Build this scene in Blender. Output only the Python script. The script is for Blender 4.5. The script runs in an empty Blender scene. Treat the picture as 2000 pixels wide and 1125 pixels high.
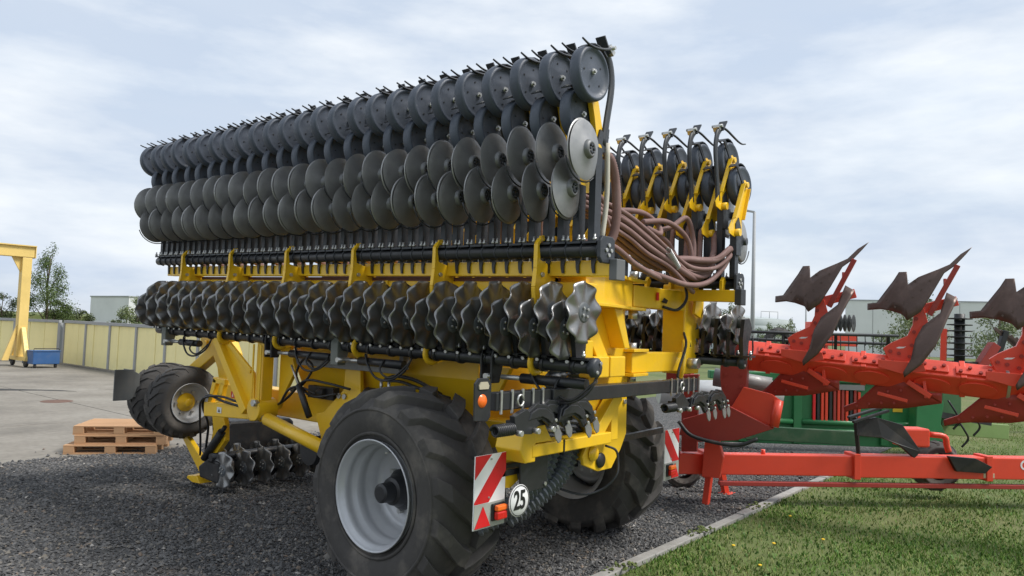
import bpy, math, random
import numpy as np
from mathutils import Vector, Matrix
random.seed(7); rng = np.random.default_rng(7)
S = bpy.context.scene
COL = S.collection
R = math.radians

# ------------------------------------------------------------------ camera
YAW, PITCH, ROLL = R(39.2), R(3.0), R(2.0)
fw = Vector((math.cos(PITCH)*math.cos(YAW), math.cos(PITCH)*math.sin(YAW), math.sin(PITCH)))
r0 = Vector((math.sin(YAW), -math.cos(YAW), 0)); u0 = r0.cross(fw)
rt = math.cos(ROLL)*r0 + math.sin(ROLL)*u0; up = math.cos(ROLL)*u0 - math.sin(ROLL)*r0
cam = bpy.data.cameras.new('camera'); camo = bpy.data.objects.new('camera', cam); COL.objects.link(camo)
camo.matrix_world = Matrix(((rt.x, up.x, -fw.x, 0), (rt.y, up.y, -fw.y, 0), (rt.z, up.z, -fw.z, 2.0), (0, 0, 0, 1)))
cam.sensor_fit = 'HORIZONTAL'; cam.sensor_width = 36; cam.lens = 36*1444/2000
cam.clip_start = .05; cam.clip_end = 6000
S.camera = camo

# ------------------------------------------------------------------ world, sun
SUN_EL, SUN_AZ = R(52), R(-62)           # azimuth measured from +X towards +Y
w = bpy.data.worlds.new('World'); S.world = w; w.use_nodes = True
nt = w.node_tree; N = nt.nodes; L = nt.links; N.clear()
out = N.new('ShaderNodeOutputWorld'); bg = N.new('ShaderNodeBackground'); bg.inputs[1].default_value = .1
sky = N.new('ShaderNodeTexSky'); sky.sky_type = 'NISHITA'; sky.sun_disc = False
sky.sun_elevation = SUN_EL; sky.sun_rotation = R(90)-SUN_AZ; sky.air_density = 1.2; sky.dust_density = 2.0
tc = N.new('ShaderNodeTexCoord'); mp = N.new('ShaderNodeMapping'); mp.inputs['Scale'].default_value = (1, 1, 3.6)
mp.inputs['Rotation'].default_value = (R(3), R(-6), R(20))
n1 = N.new('ShaderNodeTexNoise'); n1.inputs['Scale'].default_value = 2.0; n1.inputs['Detail'].default_value = 7; n1.inputs['Roughness'].default_value = .55; n1.inputs['Distortion'].default_value = .5
n2 = N.new('ShaderNodeTexNoise'); n2.inputs['Scale'].default_value = 3.0; n2.inputs['Detail'].default_value = 8; n2.inputs['Roughness'].default_value = .55
cr = N.new('ShaderNodeValToRGB'); cr.color_ramp.elements[0].position = .26; cr.color_ramp.elements[1].position = .56
cr.color_ramp.elements[0].color = (.80, .80, .80, 1); cr.color_ramp.elements[1].color = (1, 1, 1, 1)
cc = N.new('ShaderNodeValToRGB'); e = cc.color_ramp.elements
e[0].position = .38; e[0].color = (3.35, 3.85, 4.6, 1); e[1].position = .62; e[1].color = (5.05, 5.3, 5.55, 1)
mx = N.new('ShaderNodeMix'); mx.data_type = 'RGBA'
L.new(tc.outputs['Generated'], mp.inputs[0]); L.new(mp.outputs[0], n1.inputs[0]); L.new(mp.outputs[0], n2.inputs[0])
L.new(n1.outputs[0], cr.inputs[0]); L.new(n2.outputs[0], cc.inputs[0])
L.new(cr.outputs[0], mx.inputs[0]); L.new(sky.outputs[0], mx.inputs[6]); L.new(cc.outputs[0], mx.inputs[7])
L.new(mx.outputs[2], bg.inputs[0]); L.new(bg.outputs[0], out.inputs[0])
sl = bpy.data.lights.new('sun', 'SUN'); sl.energy = 2.1; sl.angle = R(18); sl.color = (1, .965, .91)
so = bpy.data.objects.new('sun', sl); COL.objects.link(so)
sd = Vector((math.cos(SUN_EL)*math.cos(SUN_AZ), math.cos(SUN_EL)*math.sin(SUN_AZ), math.sin(SUN_EL)))
so.rotation_euler = sd.to_track_quat('Z', 'Y').to_euler(); so.location = (0, 0, 30)
S.view_settings.view_transform = 'Standard'; S.view_settings.look = 'None'
S.view_settings.exposure = .92; S.view_settings.gamma = 1
S.render.engine = 'CYCLES'
S.cycles.max_bounces = 6

# ------------------------------------------------------------------ materials
def newmat(name):
    m = bpy.data.materials.new(name); m.use_nodes = True
    return m, m.node_tree.nodes, m.node_tree.links, m.node_tree.nodes['Principled BSDF']
def noise(N, L, scale, detail=4, vec=None, rough=.55):
    n = N.new('ShaderNodeTexNoise'); n.inputs['Scale'].default_value = scale; n.inputs['Detail'].default_value = detail
    n.inputs['Roughness'].default_value = rough
    if vec: L.new(vec, n.inputs['Vector'])
    return n.outputs[0]
def ramp(N, L, src, stops):
    c = N.new('ShaderNodeValToRGB'); e = c.color_ramp.elements
    e[0].position, e[1].position = stops[0][0], stops[-1][0]
    for p, col in stops[1:-1]: e.new(p)
    for i, (p, col) in enumerate(stops):
        col = (col,)*3 if isinstance(col, (int, float)) else col
        e[i].color = (*col, 1)
    L.new(src, c.inputs[0]); return c.outputs[0]
def mixc(N, L, f, a, b):
    m = N.new('ShaderNodeMix'); m.data_type = 'RGBA'
    for s, v in ((0, f), (6, a), (7, b)):
        if hasattr(v, 'links') or hasattr(v, 'is_linked'): L.new(v, m.inputs[s])
        elif s == 0: m.inputs[0].default_value = v
        else: m.inputs[s].default_value = (*v, 1)
    return m.outputs[2]
def bump(N, L, B, h, strength=.3, dist=.01):
    b = N.new('ShaderNodeBump'); b.inputs['Strength'].default_value = strength; b.inputs['Distance'].default_value = dist
    L.new(h, b.inputs['Height']); L.new(b.outputs[0], B.inputs['Normal'])
def mat(name, col, rough=.5, metal=0., dirt=.35, dirtcol=(.16, .13, .10), scale=3., bmp=0., spec=.5, coat=0., var=.12):
    m, N, L, B = newmat(name)
    t = N.new('ShaderNodeTexCoord'); v = t.outputs['Object']
    a = noise(N, L, scale, 8, v, .65); b = noise(N, L, scale*9, 4, v)
    base = mixc(N, L, ramp(N, L, a, [(.3, 0.), (.7, 1.)]), tuple(c*(1-var) for c in col), tuple(min(1, c*(1+var)) for c in col))
    f = ramp(N, L, a, [(.5, 0.), (.78, dirt)])
    ch = ramp(N, L, noise(N, L, scale*14, 6, v, .7), [(.70, 0.), (.74, min(1, dirt*1.6))])
    L.new(mixc(N, L, ch, mixc(N, L, f, base, dirtcol), tuple(c*.45 for c in dirtcol)), B.inputs['Base Color'])
    L.new(ramp(N, L, b, [(.3, max(0, rough-.1)), (.7, min(1, rough+.14))]), B.inputs['Roughness'])
    B.inputs['Metallic'].default_value = metal; B.inputs['Specular IOR Level'].default_value = spec
    B.inputs['Coat Weight'].default_value = coat; B.inputs['Coat Roughness'].default_value = .15
    if bmp: bump(N, L, B, b, bmp, .004)
    return m
YEL = mat('yellow_paint', (.84, .51, .012), .38, dirt=.38, dirtcol=(.36, .24, .08), scale=2.6, coat=.25, var=.06)
BLK = mat('black_paint', (.016, .017, .02), .42, dirt=.25, dirtcol=(.06, .055, .05), coat=.1)
ARM = mat('black_arm_paint', (.030, .034, .042), .45, dirt=.2, dirtcol=(.07, .07, .07))
PRESS = mat('press_wheel_rubber', (.060, .073, .100), .5, dirt=.25, dirtcol=(.10, .115, .145), scale=6)
def discmat(name, c0, c1, rough):
    m, N, L, B = newmat(name); t = N.new('ShaderNodeTexCoord'); v = t.outputs['Object']
    a = noise(N, L, 7, 6, v); b = noise(N, L, 70, 3, v)
    L.new(mixc(N, L, ramp(N, L, a, [(.35, 0.), (.7, 1.)]), c0, c1), B.inputs['Base Color'])
    L.new(ramp(N, L, b, [(.3, rough-.06), (.7, rough+.1)]), B.inputs['Roughness']); B.inputs['Metallic'].default_value = .8
    return m
DISC = discmat('disc_steel', (.29, .29, .295), (.39, .39, .385), .46)
WAVY = discmat('wavy_disc_steel', (.23, .23, .23), (.33, .325, .32), .34)
STEEL = mat('zinc_steel', (.52, .52, .50), .38, metal=.85, dirt=.3)
ROD = mat('pale_hose_rubber', (.50, .47, .40), .6)
RUB = mat('tyre_rubber', (.066, .062, .059), .8, dirt=.9, dirtcol=(.20, .178, .152), scale=2.2, bmp=.25, spec=.3)
RIM = mat('silver_rim_paint', (.50, .51, .53), .38, metal=.25, dirt=.25, dirtcol=(.3, .28, .26), coat=.1)
HOSE = mat('brown_hose', (.20, .118, .108), .65, dirt=.5, dirtcol=(.29, .21, .19), scale=5, spec=.3)
CORR = mat('black_ribbed_hose', (.085, .098, .118), .38)
GREY = mat('grey_green_cover', (.13, .145, .13), .5)
GAL = mat('galvanised_channel', (.22, .225, .225), .5, metal=.3)
DRK = mat('dark_plastic', (.014, .015, .017), .5)
RED = mat('red_paint', (.72, .058, .024), .42, dirt=.25, dirtcol=(.22, .03, .02), coat=.15, var=.08)
DRED = mat('weathered_red_paint', (.34, .035, .024), .5, dirt=.4, dirtcol=(.12, .03, .025))
MOULD = mat('mouldboard_steel', (.095, .062, .052), .42, metal=.45, dirt=.7, dirtcol=(.15, .10, .085), scale=5, bmp=.15)
GRN = mat('green_paint', (.022, .17, .055), .45, dirt=.3, dirtcol=(.05, .08, .04))
LGRN = mat('pale_green_paint', (.20, .30, .10), .5)
CREAM = mat('cream_yellow_paint', (.74, .53, .17), .5, dirt=.2, dirtcol=(.45, .33, .15), scale=1.5)
BLUE = mat('blue_paint', (.03, .10, .26), .5)
WHITE = mat('white_sheet', (.80, .80, .80), .4, dirt=.1, var=.02)
SRED = mat('reflective_red', (.62, .012, .018), .35, dirt=.1, var=.03)
LAMP = mat('lamp_red', (.55, .02, .015), .2, dirt=0, var=.03)
LORG = mat('lamp_orange', (.85, .16, .02), .25, dirt=0, var=.03)
TXT = mat('black_print', (.01, .01, .01), .5, dirt=0)
WOOD = mat('pallet_wood', (.50, .30, .165), .75, dirt=.5, dirtcol=(.36, .21, .12), scale=6, spec=.2)
FPAN = mat('fence_panel_yellow', (.86, .77, .40), .7, dirt=.35, dirtcol=(.70, .60, .34), scale=.9, spec=.2)
FPOST = mat('fence_post_grey', (.33, .34, .35), .6)
WALLG = mat('grey_cladding', (.68, .69, .69), .6, scale=.15, dirt=.15, dirtcol=(.4, .4, .4), spec=.2)
BARK = mat('bark', (.10, .075, .055), .9)
LEAFM = {}
def leafmat(name, c0, c1):
    m, N, L, B = newmat(name); g = N.new('ShaderNodeNewGeometry')
    L.new(ramp(N, L, g.outputs['Random Per Island'], [(0., c0), (1., c1)]), B.inputs['Base Color'])
    B.inputs['Roughness'].default_value = .6; B.inputs['Specular IOR Level'].default_value = .25
    B.inputs['Subsurface Weight'].default_value = 0
    return m
LEAF = leafmat('tree_leaf', (.055, .095, .025), (.13, .17, .06))
LEAF2 = leafmat('bush_leaf', (.035, .055, .018), (.10, .12, .04))
LEAF3 = leafmat('pale_leaf', (.10, .14, .05), (.20, .23, .11))
def grassmat():
    m, N, L, B = newmat('grass_blade'); g = N.new('ShaderNodeNewGeometry')
    t = N.new('ShaderNodeTexCoord')
    a = noise(N, L, .9, 5, t.outputs['Object'])
    c1 = ramp(N, L, g.outputs['Random Per Island'], [(0., (.075, .155, .022)), (.55, (.135, .25, .040)), (.85, (.19, .28, .065)), (1., (.36, .31, .14))])
    c2 = ramp(N, L, g.outputs['Random Per Island'], [(0., (.09, .155, .030)), (.6, (.165, .245, .058)), (1., (.33, .30, .13))])
    L.new(mixc(N, L, ramp(N, L, a, [(.45, 0.), (.62, 1.)]), c1, c2), B.inputs['Base Color'])
    B.inputs['Roughness'].default_value = .65; B.inputs['Specular IOR Level'].default_value = .2
    return m
GRASS = grassmat()
def stonemat():
    m, N, L, B = newmat('gravel_stone'); g = N.new('ShaderNodeNewGeometry')
    c = ramp(N, L, g.outputs['Random Per Island'], [(0., (.048, .049, .051)), (.5, (.104, .103, .103)), (.85, (.165, .162, .16)), (.95, (.20, .18, .15)), (.985, (.21, .16, .125)), (1., (.42, .40, .37))])
    t = N.new('ShaderNodeTexCoord'); a = noise(N, L, .7, 4, t.outputs['Object'])
    L.new(mixc(N, L, ramp(N, L, a, [(.4, 0.), (.75, .35)]), mixc(N, L, ramp(N, L, noise(N, L, .55, 3, t.outputs['Object']), [(.66, 0.), (.74, .6)]), c, (.19, .13, .095)), (.138, .134, .130)), B.inputs['Base Color'])
    B.inputs['Roughness'].default_value = .8; B.inputs['Specular IOR Level'].default_value = .25
    return m
STONE = stonemat()
def gravelmat():
    m, N, L, B = newmat('gravel_bed'); t = N.new('ShaderNodeTexCoord'); v = t.outputs['Object']
    vo = N.new('ShaderNodeTexVoronoi'); vo.inputs['Scale'].default_value = 34; L.new(v, vo.inputs['Vector'])
    sp = N.new('ShaderNodeSeparateColor'); L.new(vo.outputs['Color'], sp.inputs[0])
    a = noise(N, L, 1.1, 5, v)
    c = ramp(N, L, sp.outputs[0], [(0., .045), (.6, .10), (.93, .155), (1., (.20, .17, .14))])
    L.new(mixc(N, L, ramp(N, L, a, [(.4, 0.), (.7, .4)]), c, (.075, .073, .07)), B.inputs['Base Color'])
    B.inputs['Roughness'].default_value = .9; B.inputs['Specular IOR Level'].default_value = .2
    inv = N.new('ShaderNodeMath'); inv.operation = 'SUBTRACT'; inv.inputs[0].default_value = 1; L.new(vo.outputs['Distance'], inv.inputs[1])
    bump(N, L, B, inv.outputs[0], 1, .02)
    return m
GRAV = gravelmat()
def concmat(name, base, dark, light):
    m, N, L, B = newmat(name); t = N.new('ShaderNodeTexCoord'); g = N.new('ShaderNodeNewGeometry'); v = g.outputs['Position']
    a = noise(N, L, .35, 8, v, .65); b = noise(N, L, 9, 6, v)
    c = ramp(N, L, a, [(.32, dark), (.5, base), (.68, light)])
    mu = N.new('ShaderNodeMix'); mu.data_type = 'RGBA'; mu.blend_type = 'MULTIPLY'; mu.inputs[0].default_value = .6
    L.new(c, mu.inputs[6]); L.new(ramp(N, L, b, [(.3, .68), (.62, 1.)]), mu.inputs[7])
    L.new(mu.outputs[2], B.inputs['Base Color']); B.inputs['Roughness'].default_value = .85; B.inputs['Specular IOR Level'].default_value = .25
    bump(N, L, B, b, .25, .01)
    return m
CONC = concmat('yard_concrete', (.235, .215, .185), (.15, .138, .12), (.30, .28, .245))
KERB = concmat('kerb_concrete', (.31, .30, .28), (.19, .18, .155), (.40, .39, .365))
SOIL = concmat('grass_soil', (.12, .15, .05), (.08, .105, .034), (.17, .165, .078))
TAR = mat('tar_joint', (.03, .03, .03), .8)

# ------------------------------------------------------------------ mesh helpers
class MB:
    def __init__(s): s.v = []; s.f = []; s.sm = []; s.mi = []
    def add(s, vs, fs, smooth=False, m=0):
        o = len(s.v); s.v += [tuple(q) for q in vs]
        for f in fs: s.f.append(tuple(i+o for i in f)); s.sm.append(smooth); s.mi.append(m)
        return s
    def box(s, a, b, m=0):
        (x0, y0, z0), (x1, y1, z1) = a, b
        return s.add([(x0,y0,z0),(x1,y0,z0),(x1,y1,z0),(x0,y1,z0),(x0,y0,z1),(x1,y0,z1),(x1,y1,z1),(x0,y1,z1)],
                     [(3,2,1,0),(4,5,6,7),(0,1,5,4),(1,2,6,5),(2,3,7,6),(3,0,4,7)], m=m)
    def obox(s, c, sz, M=None, m=0):
        c = Vector(c); h = Vector(sz)/2; M = M or Matrix.Identity(3)
        vs = [c + M @ Vector((x*h.x, y*h.y, z*h.z)) for z in (-1, 1) for x, y in ((-1,-1),(1,-1),(1,1),(-1,1))]
        return s.add(vs, [(3,2,1,0),(4,5,6,7),(0,1,5,4),(1,2,6,5),(2,3,7,6),(3,0,4,7)], m=m)
    def bar(s, p, q, wd, ht, upv=(0,0,1), w2=None, h2=None, m=0):
        p, q = Vector(p), Vector(q); d = (q-p).normalized(); upv = Vector(upv)
        if abs(d.dot(upv)) > .98: upv = Vector((1,0,0)) if abs(d.x) < .9 else Vector((0,1,0))
        a = d.cross(upv).normalized(); b = a.cross(d)
        w2 = w2 or wd; h2 = h2 or ht
        vs = [p+a*i*wd/2+b*j*ht/2 for i, j in ((-1,-1),(1,-1),(1,1),(-1,1))] + [q+a*i*w2/2+b*j*h2/2 for i, j in ((-1,-1),(1,-1),(1,1),(-1,1))]
        return s.add(vs, [(3,2,1,0),(4,5,6,7),(0,1,5,4),(1,2,6,5),(2,3,7,6),(3,0,4,7)], m=m)
    def tube(s, path, r, n=8, caps=True, m=0, flat=None):
        P = [Vector(q) for q in path]; k = len(P); rr = r if isinstance(r, (list, tuple)) else [r]*k
        t = [(P[min(i+1, k-1)]-P[max(i-1, 0)]).normalized() for i in range(k)]
        ref = Vector((0,0,1)) if abs(t[0].z) < .9 else Vector((1,0,0))
        a = t[0].cross(ref).normalized(); vs = []
        for i in range(k):
            a = (a - t[i]*a.dot(t[i])).normalized(); b = t[i].cross(a)
            fa, fb = flat or (1, 1)
            for j in range(n):
                th = 2*math.pi*j/n; vs.append(P[i]+(a*math.cos(th)*fa+b*math.sin(th)*fb)*rr[i])
        fs = [(i*n+j, i*n+(j+1)%n, (i+1)*n+(j+1)%n, (i+1)*n+j) for i in range(k-1) for j in range(n)]
        s.add(vs, fs, True, m)
        if caps:
            o = len(s.v)-k*n
            s.f += [tuple(o+j for j in reversed(range(n))), tuple(o+(k-1)*n+j for j in range(n))]; s.sm += [False]*2; s.mi += [m]*2
        return s
    def lathe(s, prof, o, ax='y', n=24, m=0, smooth=True, closed=False):
        # prof: (radius, along) ; axis through o
        o = Vector(o); vs = []; k = len(prof)
        for r, a in prof:
            for j in range(n):
                c, d = r*math.cos(2*math.pi*j/n), r*math.sin(2*math.pi*j/n)
                vs.append(o+Vector({'y': (c, a, d), 'x': (a, d, c), 'z': (d, c, a)}[ax]))
        fs = [(i*n+j, (i+1)*n+j, (i+1)*n+(j+1)%n, i*n+(j+1)%n) for i in range(k-1) for j in range(n)]
        s.add(vs, fs, smooth, m)
        return s
    def cyl(s, p, q, r, n=12, m=0): return s.tube([p, q], r, n, True, m)
    def prism(s, poly, pl, a, b, m=0):
        # poly 2d in plane pl ('xz','yz','xy'), extruded along the remaining axis from a to b
        def mk(u, v, t): return {'xz': (u, t, v), 'yz': (t, u, v), 'xy': (u, v, t)}[pl]
        k = len(poly); vs = [mk(u, v, a) for u, v in poly]+[mk(u, v, b) for u, v in poly]
        ar = sum(poly[i][0]*poly[(i+1)%k][1]-poly[(i+1)%k][0]*poly[i][1] for i in range(k))
        fs = [tuple(range(k)), tuple(range(2*k-1, k-1, -1))]+[(i, i+k, (i+1)%k+k, (i+1)%k) for i in range(k)]
        flip = (ar > 0) != (pl == 'xz')
        if b < a: flip = not flip
        if flip: fs = [tuple(reversed(f)) for f in fs]
        return s.add(vs, fs, m=m)
    def mesh(s, name, mats):
        me = bpy.data.meshes.new(name); me.from_pydata(s.v, [], s.f)
        me.polygons.foreach_set('use_smooth', s.sm); me.polygons.foreach_set('material_index', s.mi)
        for q in (mats if isinstance(mats, (list, tuple)) else [mats]): me.materials.append(q)
        me.update(); return me
def wloc(o):
    v = Vector((0, 0, 0))
    while o: v = v+o.location; o = o.parent
    return v
def inst(name, me, parent=None, loc=(0,0,0), rz=0., bev=0.):
    o = bpy.data.objects.new(name, me); COL.objects.link(o); o.parent = parent; o.location = loc; o.rotation_euler = (0, 0, rz)
    if bev:
        b = o.modifiers.new('bevel', 'BEVEL'); b.width = bev; b.segments = 2; b.limit_method = 'ANGLE'; b.angle_limit = R(40)
    return o
def part(name, mb, mats, parent=None, bev=0., org=None, label=None):
    # vertices given in world space; origin moved to org
    if org is None:
        a = np.array(mb.v); org = ((a.min(0)+a.max(0))/2).tolist()
    ov = Vector(org); mb.v = [(x-ov.x, y-ov.y, z-ov.z) for x, y, z in mb.v]
    o = inst(name, mb.mesh(name, mats), parent, ov-wloc(parent) if parent else ov, 0, bev)
    if label: o['label'] = label
    return o
def tag(o, label, cat, group=None):
    o['label'] = label; o['category'] = cat
    if group: o['group'] = group
    return o
def struct(o, kind='structure'): o['kind'] = kind; return o
def thing(name, loc, label, cat, group=None, rz=0.):
    o = bpy.data.objects.new(name, None); COL.objects.link(o); o.location = loc; o.rotation_euler = (0, 0, rz); o.empty_display_size = .2
    return tag(o, label, cat, group)
def fastmesh(name, verts, faces_n, idx, mats, smooth=False):
    me = bpy.data.meshes.new(name); nv = len(verts); nf = len(idx)//faces_n
    me.vertices.add(nv); me.vertices.foreach_set('co', np.asarray(verts, np.float32).ravel())
    me.loops.add(len(idx)); me.loops.foreach_set('vertex_index', np.asarray(idx, np.int32))
    me.polygons.add(nf); me.polygons.foreach_set('loop_start', np.arange(0, nf*faces_n, faces_n, dtype=np.int32))
    me.polygons.foreach_set('use_smooth', np.full(nf, smooth))
    me.materials.append(mats); me.update(calc_edges=True); me.validate(); return me
def arc(c, r, a0, a1, n): return [(c[0]+r*math.cos(R(a0+(a1-a0)*i/n)), c[1]+r*math.sin(R(a0+(a1-a0)*i/n))) for i in range(n+1)]
def catmull(pts, k=6):
    P = [Vector(p) for p in pts]; P = [2*P[0]-P[1]]+P+[2*P[-1]-P[-2]]; o = []
    for i in range(1, len(P)-2):
        for j in range(k):
            t = j/k; a, b, c, d = P[i-1:i+3]
            o.append(.5*((2*b)+(c-a)*t+(2*a-5*b+4*c-d)*t*t+(3*b-a-3*c+d)*t**3))
    o.append(P[-2]); return o

# ------------------------------------------------------------------ ground
KY = 3.20      # kerb line
CY = 11.0      # gravel / concrete edge
ground = struct(part('ground', MB().add([(-900,-900,0),(900,-900,0),(900,900,0),(-900,900,0)], [(0,1,2,3)]), SOIL, org=(0,0,0)))
g = MB(); ed = [(13.2-.0, KY), (-14, KY), (-14, 11.05)]
xs = np.linspace(-14, 22, 90); edge = [(x, CY+.10*math.sin(x*2.1)+.07*math.sin(x*5.3+1)+rng.normal(0, .02)) for x in xs]
g.add([(x, KY, .012) for x in xs]+[(x, y, .012) for x, y in edge], [(i, i+1, 90+i+1, 90+i) for i in range(89)])
struct(part('gravel_yard', g, GRAV, org=(0,0,0)))
yard = bpy.data.objects.new('concrete_yard', None); COL.objects.link(yard); struct(yard)
def slab(x0, x1, y0, y1):
    mb = MB(); mb.box((x0+.012, y0+.012, -.1), (x1-.012, y1-.012, .008)); part('slab', mb, CONC, yard)
ysp = [10.2, 14.6, 20.2, 26.4, 33, 40, 50]; xsp = [-24, -16, -8, 0, 6.6, 11.05]
for i in range(len(ysp)-1):
    for j in range(len(xsp)-1): slab(xsp[j], xsp[j+1], ysp[i], ysp[i+1])
part('joint_filler', MB().box((-24, 10.3, -.1), (11.05, 50, .002)), TAR, yard)
struct(part('tar_patch', MB().prism([(5.2,21.6),(6.1,21.2),(7.0,20.7),(7.6,20.1),(7.4,20.6),(6.2,21.8),(5.4,22.4)], 'xy', .0085, .0125), TAR, yard), 'structure')
part('manhole_cover', MB().lathe([(0,.016),(.30,.016),(.32,.010)], (6.45,18.1,0), 'z', 28), mat('rusty_iron', (.13,.07,.05), .8), yard)
kerb = bpy.data.objects.new('kerb', None); COL.objects.link(kerb); struct(kerb)
km = MB().box((0.006,-.05,-.1), (.994,.05,.042)).mesh('kerb_stone', KERB)
for i in range(18):
    k = inst('kerb_stone', km, kerb, (-4+i*1.0, KY+rng.normal(0,.004), rng.normal(0,.004)), rng.normal(0,.004), .008)

# gravel stones
def stones(n, xr, yr, keep, s0, s1, name):
    x = rng.uniform(*xr, n); y = rng.uniform(*yr, n); k = keep(x, y); x, y = x[k], y[k]; n = len(x)
    base = np.array([(1,0,0),(.1,1,.1),(-1,.1,0),(0,-1,-.1),(.1,.1,.7),(0,0,-.5)]); fc = np.array([(0,1,4),(1,2,4),(2,3,4),(3,0,4),(1,0,5),(2,1,5),(3,2,5),(0,3,5)])
    sz = rng.uniform(s0, s1, n)*rng.choice([1,1,1,1.5], n)
    v = base[None]*(1+rng.normal(0,.22,(n,6,3)))
    v *= (sz[:,None]*np.stack([rng.uniform(.8,1.25,n), rng.uniform(.7,1.,n), rng.uniform(.7,1.1,n)],1))[:,None,:]
    th = rng.uniform(0,2*np.pi,n); c, s_ = np.cos(th)[:,None], np.sin(th)[:,None]
    vx = v[:,:,0]*c-v[:,:,1]*s_; vy = v[:,:,0]*s_+v[:,:,1]*c
    ti = rng.normal(0,.35,n)[:,None]; vz = v[:,:,2]+vx*ti
    V = np.stack([vx+x[:,None], vy+y[:,None], vz+.012+sz[:,None]*.28], 2).reshape(-1,3)
    I = (fc[None]+(np.arange(n)*6)[:,None,None]).ravel()
    return struct(inst(name, fastmesh(name, V, 3, I, STONE)), 'stuff')
def kg(x, y):
    ax = x*.775+y*.632; lx = x*.632-y*.775
    return (np.abs(lx) < ax*.74) & (y > KY+.07) & (y < CY+.12*np.sin(x*2.1)+.05) & (rng.uniform(0,1,len(x)) < np.clip((7.5/ax)**1.7, .12, 1))
st = stones(190000, (0,13), (KY,11.3), kg, .010, .018, 'gravel')
tag(st, 'dark grey crushed gravel covering the yard under the seed drill', 'gravel')
st2 = stones(2600, (1.5,9), (KY+.1,12.2), lambda x, y: (y < CY-.1) | (rng.uniform(0,1,len(x)) < np.exp(-(y-CY)*4)*.9), .012, .030, 'loose_stones')
tag(st2, 'larger loose stones strewn over the gravel and onto the concrete edge', 'stones')
st3 = stones(420, (4.2,9.5), (KY-.10,KY+.08), lambda x, y: np.sin(x*6.1)*np.sin(x*2.3+1) > .25, .008, .022, 'soil_clods')
st3.location.z = .035; st3.data.materials[0] = SOIL; tag(st3, 'small clods of dark soil lying along the concrete kerb', 'soil')

# grass
def blades(n, xr, yr, keep, h0, h1, w0, name, mt):
    x = rng.uniform(*xr, n); y = rng.uniform(*yr, n); k = keep(x, y); x, y = x[k], y[k]; n = len(x)
    h = rng.uniform(h0, h1, n); th = rng.uniform(0,2*np.pi,n); wd = rng.uniform(.6,1.3,n)*w0
    ln = rng.uniform(.2,1.0,n)*h; ph = rng.uniform(0,2*np.pi,n)
    dx, dy = np.cos(th)*wd, np.sin(th)*wd; lx, ly = np.cos(ph)*ln, np.sin(ph)*ln
    z = np.zeros(n)
    V = np.stack([np.stack([x-dx,y-dy,z],1), np.stack([x+dx,y+dy,z],1), np.stack([x+lx*.4+dx*.8,y+ly*.4+dy*.8,h*.6],1), np.stack([x+lx,y+ly,h],1), np.stack([x+lx*.4-dx*.8,y+ly*.4-dy*.8,h*.6],1)],1).reshape(-1,3)
    I = (np.array([0,1,2,4])[None]+(np.arange(n)*5)[:,None]).ravel(); I2 = (np.array([4,2,3,3])[None]+(np.arange(n)*5)[:,None])
    I3 = np.concatenate([np.stack([I.reshape(-1,4)[:,0],I.reshape(-1,4)[:,1],I.reshape(-1,4)[:,2]],1), np.stack([I.reshape(-1,4)[:,0],I.reshape(-1,4)[:,2],I.reshape(-1,4)[:,3]],1), I2[:,:3]],1).ravel()
    return struct(inst(name, fastmesh(name, V, 3, I3, mt)), 'stuff')
pat = lambda x, y: .5+.5*np.sin(x*2.3+np.sin(y*3.1)*1.3)*np.sin(y*2.7+np.cos(x*1.7))
def kgr(x, y):
    ax = x*.775+y*.632; lx = x*.632-y*.775
    return (np.abs(lx) < ax*.76) & (ax > 3.5) & (y < KY-.015+.035*np.sin(x*9+np.sin(x*4)*2)+.02*np.sin(x*31)) & (rng.uniform(0,1,len(x)) < np.clip((6.5/np.maximum(ax,.1))**1.6,.05,1)*(.25+.75*pat(x,y)))
gr = blades(620000, (3,26), (-6,3.2), kgr, .012, .048, .0042, 'grass', GRASS)
tag(gr, 'short green lawn grass with bare patches beside the concrete kerb', 'grass')
def kgc(x, y): return kgr(x, y) & (rng.uniform(0,1,len(x)) < .5)
gc = blades(50000, (3,14), (-4,3.2), kgc, .012, .04, .012, 'clover', leafmat('clover_leaf', (.05,.11,.02), (.10,.19,.045)))
tag(gc, 'broad leaved clover and dandelion leaves among the lawn grass', 'ground cover')
flm = MB()
flm.lathe([(0,.052),(.012,.055),(.018,.05),(.010,.042)], (0,0,0), 'z', 10, 0); flm.cyl((0,0,0), (0,0,.045), .003, 5, 1)
flme = flm.mesh('dandelion', [mat('dandelion_yellow', (.85,.55,.02), .6, dirt=0), LEAF])
for i, (x, y) in enumerate([(5.55,2.2),(6.35,2.35),(5.2,2.55),(7.1,2.5),(6.3,1.75),(7.6,2.2),(8.3,2.75),(6.75,2.75),(5.9,1.7)]):
    f = inst('dandelion', flme, None, (x, y, 0), i); tag(f, 'yellow dandelion flower in the short lawn grass', 'flower', 'dandelions in the lawn')
# ------------------------------------------------------------------ seed drill
drill = thing('seed_drill', (5.2, 4.1, 0), 'large yellow and black seed drill with both wings folded upright, parked on gravel', 'seed drill')
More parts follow.
